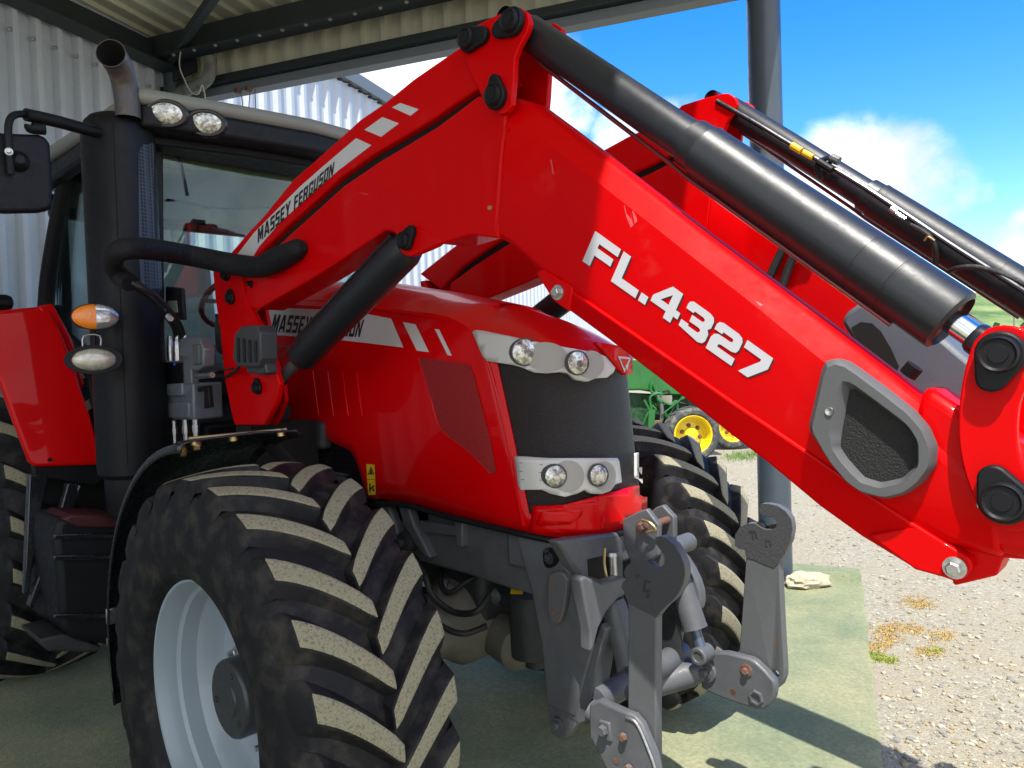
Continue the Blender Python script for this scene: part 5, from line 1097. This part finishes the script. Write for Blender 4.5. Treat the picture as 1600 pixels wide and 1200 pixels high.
nh = z4([(612, 216), (632, 214), (655, 222), (690, 250), (715, 290), (733, 335), (737, 370), (730, 410), (712, 450), (688, 482), (655, 510), (632, 535), (613, 560), (612, 900), (614, 1260), (560, 1330), (520, 1310), (495, 1240), (493, 950), (495, 520), (488, 480), (478, 452), (466, 430), (470, 412), (484, 395), (476, 365), (490, 338), (510, 322), (545, 314), (575, 320), (592, 342), (612, 352), (632, 348), (648, 330), (650, 305), (640, 280), (622, 258), (608, 238)])
up2 = pairplate('hook_upright', nh, YH, .034, CASTR, TR, .004)
nr = [((x-800)*2.727, (y-760)*2.727) for x, y in nh]; cutn = [i for i, p in enumerate(nr) if p[1] > 562][0]; nf = [p for p in nr if p[1] <= 562]; nf = nf[:cutn]+[(592, 548), (500, 502)]+[p for p in nf[cutn:] if p[1] < 500]
P = xz(z4(nf), YH-.0025); bm = BM(); prism(bm, P, (0, .002, 0)); child('hook_face', bm, MATS['dark_hook_steel'], up2)
for pts in ([(560, 400), (590, 405), (588, 412), (570, 408), (566, 440), (590, 445), (584, 455), (556, 448)], [(528, 372), (545, 376), (538, 392), (524, 388)], [(575, 460), (590, 462), (580, 480), (568, 474)]):
    bm = BM(); prism(bm, xz(z4(pts), YH-.004), (0, .002, 0)); child('cast_marking', bm, CAST2, up2)
bm = BM(); prism(bm, xz(z4([(566, 322), (582, 312), (592, 322), (600, 350), (588, 342)]), YH+.008), (0, .018, 0)); child('latch', bm, CAST2, up2, .002)
al = nearpair('lower_link', [(920, 1100), (935, 1094), (975, 1112), (990, 1118), (1002, 1132), (1022, 1180), (1030, 1215), (1015, 1250), (975, 1240), (945, 1200), (920, 1150)], YH-.035, .03, CAST, .008)
tube_ = xz([(978, 1121), (990, 1126), (999, 1138), (1010, 1164), (1020, 1190), (1026, 1215)], YH-.036); bm = BM(); tube(bm, smoothpath(tube_, 4), .004, 8); child('polished_edge_highlight', bm, STEEL, al)  # steel bead laid along the polished edge as its rim highlight
p = onY(946, 1139, YH-.036); bm = BM(); box(bm, p+Vector((.002, 0, -.004)), (.040, .012, .055), (0, -.1, 0)); child('square_washer', bm, CAST, al, .004)
bm = BM(); hexbolt(bm, p+Vector((0, -.006, 0)), (0, -1, 0), .016, .013, False); child('bolt', bm, CAST, al)
bm = BM(); hexbolt(bm, onY(976, 1150, YH-.036), (0, -1, 0), .012, .012, False); child('rusty_bolt', bm, RUST, al)
bm = BM(); lathe(bm, [(-.001, 0), (-.001, .010)], onY(962, 1188, YH-.036), (0, 1, 0), 16); child('rusty_hole', bm, RUST, al)
bm = BM(); hexbolt(bm, onY(985, 1200, YH-.036), (0, -1, 0), .014, .012, False); child('rusty_bolt', bm, RUST, al)
bm = BM(); a_1 = onY(1000, 1160, YH+.02); tube(bm, [onY(925, 1110, YH+.02), a_1], .035, 16); child('link_casting', bm, CAST, al)
leg2 = mirrored(leg)
for c in [c for c in leg2.children if c.name.startswith('leg_web')]: bpy.data.objects.remove(c)
# cross member low between the links, and a dark plate standing in for the shade behind
bm = BM(); a = onY(940, 1090, YH+.06); tube(bm, [Vector((a.x, YH+.03, a.z)), Vector((a.x, YI-.03, a.z))], .04, 20); obj('lower_cross_tube', bm, CAST, TR)
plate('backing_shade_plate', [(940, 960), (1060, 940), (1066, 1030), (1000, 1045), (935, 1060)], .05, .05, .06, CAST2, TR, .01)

# ================================================================ cab
cab = obj('cab', (lambda b: (box(b, (-2.25, YC, 1.28), (1.55, 1.3, .5)), b)[1])(BM()), CAST2, TR, bevel=.03)
CX0, CX1, CN, CF = -1.47, -3.0, -.76, .56
def cpart(name, bm, m, **k): return obj(name, bm, m, cab, **k)
# roof
rf = BM(); zr = 2.80
R0 = [(-1.16, -.91), (-1.10, -.5), (-1.06, YC), (-1.10, .26), (-1.16, .67), (-3.15, .67), (-3.15, -.97)]
prism(rf, [Vector((x, y, 2.795)) for x, y in R0], (0, 0, .07)); roof = cpart('roof', rf, ROOFP, bevel=.035, seg=4)
bm = BM(); prism(bm, [Vector((x+(.004 if x > -2 else 0), y, 2.70)) for x, y in [(-1.18, -.885), (-1.115, -.5), (-1.075, YC), (-1.115, .26), (-1.18, .65), (-1.40, .65), (-1.40, -.885)]], (0, 0, .10)); vis = cpart('visor', bm, BLK, bevel=.02, seg=3)
bm = BM(); prism(bm, [Vector((x, y, 2.665)) for x, y in [(-1.30, -.84), (-1.22, -.4), (-1.20, YC), (-1.22, .2), (-1.30, .6), (-1.45, .6), (-1.45, -.84)]], (0, 0, .04)); child('lower_trim', bm, BLK, vis, .008)
bm = BM(); box(bm, (-2.25, -.87, 2.75), (1.75, .08, .10)); child('side_rail', bm, BLK, vis, .02)
VB = bvh_of(vis)
for (x, y) in ((260, 178), (322, 193)):
    d = ray(x, y).normalized(); h_, n_, _, _ = VB.ray_cast(CP, d)
    if h_ is None: h_, n_ = onX(x, y, -1.14), Vector((1, 0, 0))
    if n_.dot(d) > 0: n_ = -n_
    n_ = (n_+Vector((.0, -.35, -.15))).normalized(); h_ = h_ + n_*.004
    def ovl(prof, name, m, par):
        bm = BM(); lathe(bm, prof, h_, n_, 36); S = Matrix.Translation(h_) @ Matrix.Diagonal((1, 1, .66, 1)) @ Matrix.Translation(-h_); bmesh.ops.transform(bm, matrix=S, verts=bm.verts); return child(name, bm, m, par)
    wl_ = ovl([(-.03, .090), (.006, .090), (.012, .082), (.012, .070), (.008, .064)], 'work_lamp', BLKG, cab)
    ovl([(.009, .065), (-.004, .05), (-.014, .02), (-.014, 0)], 'reflector', CHR, wl_); ovl([(.008, .065), (.014, .045), (.016, 0)], 'lens', HLENS, wl_)
# pillars and screens
bm = BM(); beam(bm, (CX0, CN, 1.55), (CX0+.06, CN+.02, 2.72), .05, .05, (1, 0, 0)); cpart('pillar', bm, BLK, bevel=.008)
bm = BM(); beam(bm, (CX0, CF, 1.55), (CX0+.06, CF-.02, 2.72), .03, .03, (1, 0, 0)); cpart('pillar', bm, BLK, bevel=.006)
pd = [onY(115, 235, -.80), onY(88, 360, -.82), onY(72, 480, -.84)]
bm = BM(); tube(bm, smoothpath([pd[0]+Vector((0, 0, .0)), pd[1], pd[2], pd[2]+Vector((-.0, 0, -.5))], 5), .045, 12); cpart('pillar', bm, BLK)
bm = BM(); tube(bm, smoothpath([onY(112, 235, -.76), onY(125, 240, -.76), onY(160, 225, -.76)], 5), .03, 10); cpart('door_frame', bm, BLK)
bm = BM(); tube(bm, smoothpath([onY(84, 480, -.80), onY(100, 520, -.80), onY(135, 560, -.80), onY(150, 640, -.80)], 5), .022, 10); cpart('door_frame', bm, BLK)
for y in (CF-.02, CN+.05):
    bm = BM(); beam(bm, (CX1, y, 1.4), (CX1, y, 2.75), .07, .07, (1, 0, 0)); cpart('pillar', bm, BLK, bevel=.01)
bm = BM(); box(bm, (CX1, YC, 2.68), (.08, 1.3, .14)); box(bm, (CX1, YC, 1.8), (.08, 1.3, .5)); cpart('rear_frame', bm, BLK, bevel=.02)
bm = BM(); prism(bm, [Vector(p) for p in ((CX0+.0, CN+.02, 1.60), (CX0+.0, CF-.01, 1.60), (CX0+.055, CF-.03, 2.71), (CX0+.055, CN+.04, 2.71))], (.006, 0, 0)); cpart('windscreen', bm, GLASS)
bm = BM(); prism(bm, [Vector(p) for p in ((-1.52, CN-.02, 1.45), (-2.90, CN-.03, 1.95), (-2.65, CN-.03, 2.76), (-1.44, CN-.01, 2.72))], (0, -.006, 0)); cpart('door_glass', bm, GLASS)
bm = BM(); prism(bm, [Vector(p) for p in ((-3.0, CN+.08, 2.0), (-3.0, CF-.05, 2.0), (-3.0, CF-.05, 2.62), (-3.0, CN+.08, 2.62))], (-.006, 0, 0)); cpart('rear_glass', bm, GLASS)
bm = BM(); prism(bm, [Vector(p) for p in ((-1.52, CF, 1.5), (-2.95, CF, 1.8), (-2.95, CF, 2.7), (-1.45, CF, 2.7))], (0, .006, 0)); cpart('side_glass', bm, GLASS)
bm = BM(); box(bm, (-2.25, YC, 2.70), (1.5, 1.25, .05)); box(bm, (-1.75, YC, 2.665), (.5, 1.1, .05)); hl = cpart('headliner', bm, HEADL, bevel=.02)
p = onX(358, 296, -1.9); bm = BM(); lathe(bm, [(0, .05), (.012, .05), (.012, .03), (.004, 0)], Vector((-1.9, p.y, 2.665)), (0, 0, -1), 24); child('speaker', bm, CAST2, hl)
# dash, steering wheel, seat, interior mirror, wiper
bm = BM(); box(bm, (-1.62, YC, 1.84), (.24, .5, .22)); cpart('dashboard', bm, CAST2, bevel=.05, seg=3)
bm = BM(); c_ = Vector((-1.85, YC-.05, 2.03)); ringp = [c_+Vector((.19*math.cos(t)*.75, .19*math.sin(t), .13*math.cos(t))) for t in [2*math.pi*i/28 for i in range(29)]]; tube(bm, ringp, .016, 8, False); beam(bm, c_+Vector((0, -.18, 0)), c_+Vector((0, .18, 0)), .03, .02); cpart('steering_wheel', bm, BLK)
bm = BM(); box(bm, (-2.55, YC-.1, 2.06), (.14, .46, .62), (0, -.15, 0)); box(bm, (-2.3, YC-.1, 1.72), (.5, .5, .16)); cpart('seat', bm, SEATM, bevel=.06, seg=4)
m1, m2 = onX(262, 245, -1.55), onX(309, 245, -1.55); zm = onX(285, 248, -1.55)
bm = BM(); box(bm, zm, (.03, .20, .11)); im = cpart('interior_mirror', bm, BLK, bevel=.02, seg=3)
bm = BM(); tube(bm, [onX(273, 222, -1.43), onX(284, 262, -1.425), onX(293, 306, -1.42)], .008, 8); cpart('wiper', bm, BLK)
hosepx('wiper_arm', [(262, 312, -.70), (300, 318, -.55), (340, 326, -.4), (420, 324, -.1)], .006, BLK, cab)
# a dark strip along the screen's foot and scuttle
bm = BM(); box(bm, (-1.44, YC, 1.58), (.10, 1.2, .14)); cpart('scuttle', bm, BLK, bevel=.03)
plate('display_panel', [(258, 447), (283, 450), (286, 500), (258, 498)], -.72, -.72, -.70, BLK, cab, .006); plate('display_screen', [(262, 470), (276, 470), (278, 488), (264, 488)], -.722, -.723, -.721, mat('pale_screen', (.30, .42, .36), .4), cab, .0)
# door mirror on its arm
XM = -1.12
mp = [(-40, 200), (-20, 190), (0, 207), (60, 209), (72, 213), (79, 224), (83, 300), (83, 318), (78, 328), (60, 331), (10, 332), (-30, 330), (-42, 320)]
bm = BM(); prism(bm, [onX(x, y, XM) for x, y in mp], (-.05, 0, 0)); mir = obj('door_mirror', bm, BLK, TR, bevel=.018, seg=4)
def onXt(pts, r, name, m, par, seg=12, n=6): 
    bm = BM(); tube(bm, smoothpath([onX(x, y, XX) for x, y, XX in pts], n), r, seg); return child(name, bm, m, par)
onXt([(17, 272, XM+.02), (14, 230, XM+.03), (13, 198, XM+.03), (19, 182, XM+.02), (35, 178, XM), (55, 180, XM-.02)], .013, 'mirror_tube', BLK, mir)
onXt([(40, 179, XM), (90, 190, XM-.04), (150, 206, XM-.12), (200, 216, XM-.2)], .024, 'mirror_arm', BLK, mir)
onXt([(48, 198, XM), (50, 200, XM), (70, 202, XM)], .022, 'mirror_knob', BLK, mir)
p = onX(28, 252, XM); bm = BM(); lathe(bm, [(0, .04), (.02, .034), (.035, .015), (.035, 0)], p, (1, 0, 0), 24); child('mirror_boss', bm, BLK, mir)
p = onX(14, 237, XM+.045); bm = BM(); hexbolt(bm, p, (1, -.3, 0), .009, .012); child('bolt', bm, STEEL, mir)

# ================================================================ exhaust stack
mc_ = Vector((onY(196, 450, -.93).x, -.93, 0)); 
def sq(th, r, p=2.6):
    c, s = math.cos(th), math.sin(th); k = (abs(c)**p+abs(s)**p)**(-1/p); return Vector((c*k*r, s*k*r, 0))
bm = BM(); rings = []
zs = [(1.20, .86), (1.22, .98), (1.25, 1.), (2.0, 1.), (2.66, 1.), (2.70, .975), (2.735, .90), (2.757, .76), (2.767, .5), (2.768, .38)]
RA = Matrix.Rotation(.35, 3, 'Z'); SG_ = 48
for z, k in zs: rings.append([bm.verts.new(mc_+RA@sq(2*math.pi*i/SG_, .138*k, 2.4)+Vector((0, 0, z))) for i in range(SG_)])
for a, b in zip(rings, rings[1:]):
    for i in range(SG_): bm.faces.new((a[i], a[(i+1) % SG_], b[(i+1) % SG_], b[i]))
bm.faces.new(rings[0][::-1]); bm.faces.new(rings[-1])
ex = obj('exhaust_stack', bm, BLK, TR, sharp=30); EB = bvh_of(ex)
pf = poly2([(216, 238), (222, 226), (238, 224), (247, 236), (250, 380), (252, 450), (240, 452), (220, 450), (217, 400)]); decalmesh(pf, EB, .0015, 'perforated_panel', PERF, ex, 8)
bm = BM(); pts = []
for k in range(60):
    y = 178+k*9.3; x = 176+ (y-178)*.043; d = ray(x, y).normalized(); h_, n_, _, _ = EB.ray_cast(CP, d)
    if h_: pts.append(h_)
tube(bm, pts, .0022, 6); child('seam', bm, SOOT_SHADE, ex)
bm = BM(); lathe(bm, [(1.03, .10), (1.05, .115), (1.20, .12)], (mc_.x, mc_.y, 0), (0, 0, 1), 32); child('stack_foot', bm, BLK, ex)
pth = smoothpath([onY(200, 185, -.93), onY(199, 160, -.93), onY(195, 132, -.94), onY(188, 108, -.965), onY(178, 90, -1.0), onY(173, 83, -1.02)], 6)
bm = BM(); n_ = len(pth); sg = 32; u = Vector((1, 0, 0)); rg_ = []
for i, p in enumerate(pth):
    T_ = (pth[min(i+1, n_-1)]-pth[max(i-1, 0)]).normalized(); u = (u-T_*u.dot(T_)).normalized(); v = T_.cross(u); f = i/(n_-1)
    rr_ = lerp(.050, .058, f**2)
    # the mouth is cut on the slant
    cut = Vector((.62, -.74, .02)).normalized()
    ring = []
    for k in range(sg):
        q = p+(u*math.cos(2*math.pi*k/sg)+v*math.sin(2*math.pi*k/sg))*rr_
        if i == n_-1:
            pass
        ring.append(q)
    rg_.append(ring)
W_ = [[bm.verts.new(q) for q in r] for r in rg_]; inn_ = [[bm.verts.new(pth[i]+(q-pth[i])*.95) for q in r] for i, r in enumerate(rg_)]
for G_, mi, fl in ((W_, 0, 1), (inn_, 1, -1)):
    for i in range(n_-1):
        for k in range(sg): 
            f = bm.faces.new((G_[i][k], G_[i][(k+1) % sg], G_[i+1][(k+1) % sg], G_[i+1][k])); f.material_index = mi
for k in range(sg): bm.faces.new((W_[-1][k], W_[-1][(k+1) % sg], inn_[-1][(k+1) % sg], inn_[-1][k]))
f = bm.faces.new(inn_[n_//2]); f.material_index = 1
child('exhaust_pipe', bm, [PIPE, SOOT_SHADE], ex)

# lamps beside the exhaust
XL = -1.12
sb = obj('lamp_bracket', (lambda b: (tube(b, [onX(147, 508, XL-.03), onX(147, 545, XL-.03)], .008, 8), b)[1])(BM()), BLK, TR)
onXt([(130, 545, XL-.01), (131, 525, XL-.01), (156, 525, XL-.01), (157, 545, XL-.01)], .0035, 'stirrup', STEEL, sb, 6, 3)
def ovlamp(cx, cy, rx, ry, parts, name):
    c = onX(cx, cy, XL); n = (CP-c); n.z = 0; n = (n.normalized()+Vector((.6, 0, 0))).normalized(); u = Vector((0, 0, 1)).cross(n).normalized()
    s = (c-CP).dot(CD)/FPX; rx *= s*1.05; ry *= s
    if u.dot(CR) < 0: u = -u
    def layer(prof, nm, m, par, half=None):
        bm = BM(); rings = []
        for hh, k in prof: rings.append([bm.verts.new(c+n*hh+u*rx*k*math.cos(t)+Vector((0, 0, 1))*ry*k*math.sin(t)) for t in [2*math.pi*i/40 for i in range(40)]])
        for a, b in zip(rings, rings[1:]):
            for i in range(40): bm.faces.new((a[i], a[(i+1) % 40], b[(i+1) % 40], b[i]))
        bm.faces.new(rings[-1]); 
        if half: bmesh.ops.bisect_plane(bm, geom=bm.verts[:]+bm.edges[:]+bm.faces[:], plane_co=c, plane_no=u*half, clear_outer=True)
        return obj(nm, bm, m, par, smooth=True)
    b_ = layer([(-.05, .7), (-.02, .98), (.0, 1.), (.008, .97)], name, BLK, sb)
    for pr in parts: layer(*pr, b_) if len(pr) == 3 else layer(pr[0], pr[1], pr[2], b_, pr[3])
    return b_
dome = [(.006, .95), (.016, .88), (.024, .7), (.028, .45), (.030, .1)]
ovlamp(149, 495, 33, 21, [(dome, 'amber_lens', AMBER, 1), (dome, 'clear_lens', LENS, -1)], 'indicator_lamp')
ovlamp(147, 562, 39, 23, [([(h_, k*.80) for h_, k in dome], 'clear_lens', mat('dull_lens', (.52, .50, .42), .22, metal=.35, coat=.6, bump=.15, bscale=40, var=.3, vscale=50))], 'work_lamp')

# ================================================================ rear wing, steps and tank
XF = -1.82
fp = [onX(-30, 520, XF-.15), onX(-30, 492, XF-.25), onX(0, 490, XF-.2), onX(58, 480, XF-.2), onX(76, 476, XF-.2), onX(100, 528, XF-.12), onX(120, 580, XF-.06), onX(140, 650, XF), onX(161, 722, XF), onX(155, 727, XF+.01), onX(55, 730, XF+.01), onX(46, 722, XF+.01), onX(20, 655, XF-.02), onX(0, 598, XF-.05), onX(-30, 560, XF-.1)]
bm = BM(); prism(bm, fp, (-.05, 0, 0)); rwg = obj('rear_wing', bm, REDH, TR, bevel=.02, seg=4)
a0, a1 = onX(0, 490, XF-.2), onX(72, 478, XF-.2)
bm = BM(); prism(bm, [a0+Vector((0, -.25, -.02)), a1, a1+Vector((-1.4, 0, .02)), a0+Vector((-1.4, -.25, 0))], (0, 0, -.04)); child('wing_top', bm, REDH, rwg, .015)
q_ = [onX(59, 392, XF-.3)]
bm = BM(); prism(bm, [onX(x, y, XF-.19) for x, y in ((58, 478), (82, 474), (112, 530), (132, 600), (126, 610), (104, 545))], (-.07, .02, 0)); child('wing_edge', bm, REDH, rwg, .01)
p = onX(78, 718, XF+.012); bm = BM(); hexbolt(bm, p, (1, 0, 0), .006, .005); child('screw', bm, BLK, rwg)
bm = BM(); c = onX(0, 482, XF-.4); box(bm, c+Vector((-.1, -.05, .03)), (.25, .22, .08)); child('rear_lamp', bm, BLK, rwg, .03)
def xplate(name, px, x, t, m, par=TR, bevel=.006, **k):
    bm = BM(); prism(bm, [onX(a, b, x) for a, b in px], (t, 0, 0)); return obj(name, bm, m, par, bevel=bevel, **k)
xplate('wing_skirt', [(52, 728), (160, 724), (165, 745), (150, 760), (56, 745)], XF-.02, -.06, BLK)
stp = xplate('step_bracket', [(46, 740), (76, 745), (70, 770), (45, 925), (38, 930), (40, 880)], XF+.06, -.05, BLKG)
xplate('step_bracket', [(106, 755), (126, 757), (84, 870), (52, 952), (44, 948), (80, 850)], XF+.12, -.05, BLKG, stp)
hosepx('step_edge', [(69, 745, -1.14), (58, 820, -1.14), (42, 930, -1.14)], .004, mat('pale_edge', (.25, .29, .33), .4), stp)
hosepx('step_edge', [(124, 760, -1.05), (100, 822, -1.06), (50, 945, -1.12)], .004, mat('pale_edge', (.25, .29, .33), .4), stp)
xplate('cab_underside', [(50, 744), (190, 744), (190, 830), (130, 990), (60, 960)], XF-.12, -.3, SOOT_SHADE)
tk = xplate('fuel_tank', [(88, 812), (112, 806), (186, 808), (190, 830), (190, 1000), (184, 1012), (120, 1000), (95, 985), (90, 900), (84, 850)], -1.42, -.5, BLK, bevel=.03, seg=4)
for y in (835, 868, 960): 
    xplate('tank_band', [(85, y), (190, y-2), (190, y+6), (85, y+8)], -1.405, -.02, BLKG, tk, .004)
xplate('tank_lid', [(98, 812), (112, 804), (188, 806), (186, 826), (120, 824)], -1.40, -.3, mat('dark_maroon_plastic', (.05, .008, .012), .5), tk, .01)
xplate('tank_foot', [(60, 1000), (100, 990), (160, 1010), (150, 1020), (75, 1018)], -1.45, -.3, CAST2, tk, .01)
bm = BM(); c = onX(176, 1000, -1.38); box(bm, c, (.02, .05, .035)); child('steel_clip', bm, STEEL, tk, .004)
# drive and under-frame, dark, between the wheels
bm = BM(); box(bm, (-1.6, YC, .95), (2.2, .5, .55)); box(bm, (-2.86, YC, .87), (.5, 1.2, .35)); obj('transmission', bm, CAST2, TR, bevel=.05)

# ================================================================ front mudguard
FC = Vector((0, 0, .668)); bm = BM(); G_ = []
NA = 26
for i in range(NA+1):
    a = R_(93+(196-93)*i/NA); r = .775; row = []
    for j, (y, dr) in enumerate([(-1.235, -.03), (-1.23, -.008), (-1.20, .0), (-1.0, .006), (-.86, .0), (-.83, -.02)]):
        row.append(bm.verts.new((math.cos(a)*(r+dr)-.02, y+ (0.0 if i > 5 else .0), FC.z+math.sin(a)*(r+dr))))
    G_.append(row)
for i in range(NA):
    for j in range(5): bm.faces.new((G_[i][j], G_[i+1][j], G_[i+1][j+1], G_[i][j+1]))
mg = obj('front_mudguard', bm, BLKG, TR, recalc=False); mg.modifiers.new('shell', 'SOLIDIFY').thickness = .008
def arcp(a, r, y): return Vector((math.cos(R_(a))*r-.02, y, FC.z+math.sin(R_(a))*r))
bm = BM(); tube(bm, [arcp(95, .785, y) for y in (-1.20, -1.05, -.88)], .006, 8); child('mudguard_strap', bm, BRASS, mg)
for a, y in ((96, -1.18), (97, -1.05), (95, -.90)):
    p = arcp(a, .775, y); bm = BM(); hexbolt(bm, p, (math.cos(R_(a)), 0, math.sin(R_(a))), .009, .010); child('bolt', bm, BRASS, mg)
for a, y in ((100, -1.15), (108, -1.15), (172, -1.18)):
    p = arcp(a, .765, y); bm = BM(); hexbolt(bm, p, (-math.cos(R_(a)), 0, -math.sin(R_(a))), .010, .010); child('bolt', bm, BRASS, mg)
bm = BM(); c = arcp(172, .765, -1.22); box(bm, c, (.02, .04, .06)); child('stay_clamp', bm, STEEL, mg, .006)
bm = BM(); tube(bm, smoothpath([arcp(110, .77, -.84), Vector((-.22, -.72, 1.2)), Vector((-.1, -.62, .8))], 5), .025, 12); child('mudguard_stay', bm, SOOT_SHADE, mg)

# position-sensor rod, hoses and fittings on the far ram and far arm
yr = 2*YC-YLc-.075
sr = hosepx('sensor_rod', [(1120, 158, yr), (1180, 192, yr), (1236, 226, yr), (1330, 280, yr), (1410, 332, yr), (1500, 392, yr), (1640, 480, yr)], .0085, BLKG, LD)
hosepx('yellow_sleeve', [(1237, 227, yr-.01), (1252, 236, yr-.01)], .0115, YEL, sr); hosepx('yellow_sleeve', [(1255, 238, yr-.01), (1270, 246, yr-.01)], .010, YEL, sr)
hosepx('clamp', [(1284, 280, yr-.01), (1276, 262, yr-.012), (1284, 250, yr-.012), (1300, 246, yr+.04)], .008, BLK, sr); hosepx('clamp', [(1278, 252, yr-.02), (1300, 266, yr-.02)], .012, BLK, sr); hosepx('clamp', [(1298, 246, yr), (1311, 252, yr)], .014, CAST, sr)
hosepx('silver_fitting', [(1392, 326, yr-.012), (1400, 332, yr-.012)], .010, STEEL, sr); hosepx('silver_fitting', [(1400, 334, yr-.012), (1414, 343, yr-.012)], .0085, CHR, sr)
hosepx('hydraulic_hose', [(1424, 352, yr), (1448, 366, yr-.02), (1458, 380, yr-.02), (1462, 398, yr-.0), (1462, 412, yr+.02)], .0085, HOSE, sr); hosepx('hose_clip', [(1444, 376, yr-.03), (1450, 370, yr-.034), (1460, 376, yr-.03)], .003, BRASS, sr)
hosepx('hydraulic_hose', [(1482, 424, yr), (1500, 418, yr-.02), (1530, 418, yr-.02), (1570, 430, yr), (1620, 455, yr)], .0075, HOSE, sr)
yi2 = .33
hosepx('hydraulic_hose', [(1236, 366, yi2), (1226, 384, yi2), (1214, 408, yi2), (1203, 432, yi2)], .015, HOSE, LD); hosepx('hydraulic_hose', [(1272, 388, yi2), (1250, 394, yi2), (1236, 410, yi2), (1222, 448, yi2)], .0145, HOSE, LD)
p = onX(1505, 541, 1.62); 
hosepx('cover_clip', [(1418, 586, YN+YW+.15), (1430, 572, YN+YW+.15)], .018, BLK, cc_)
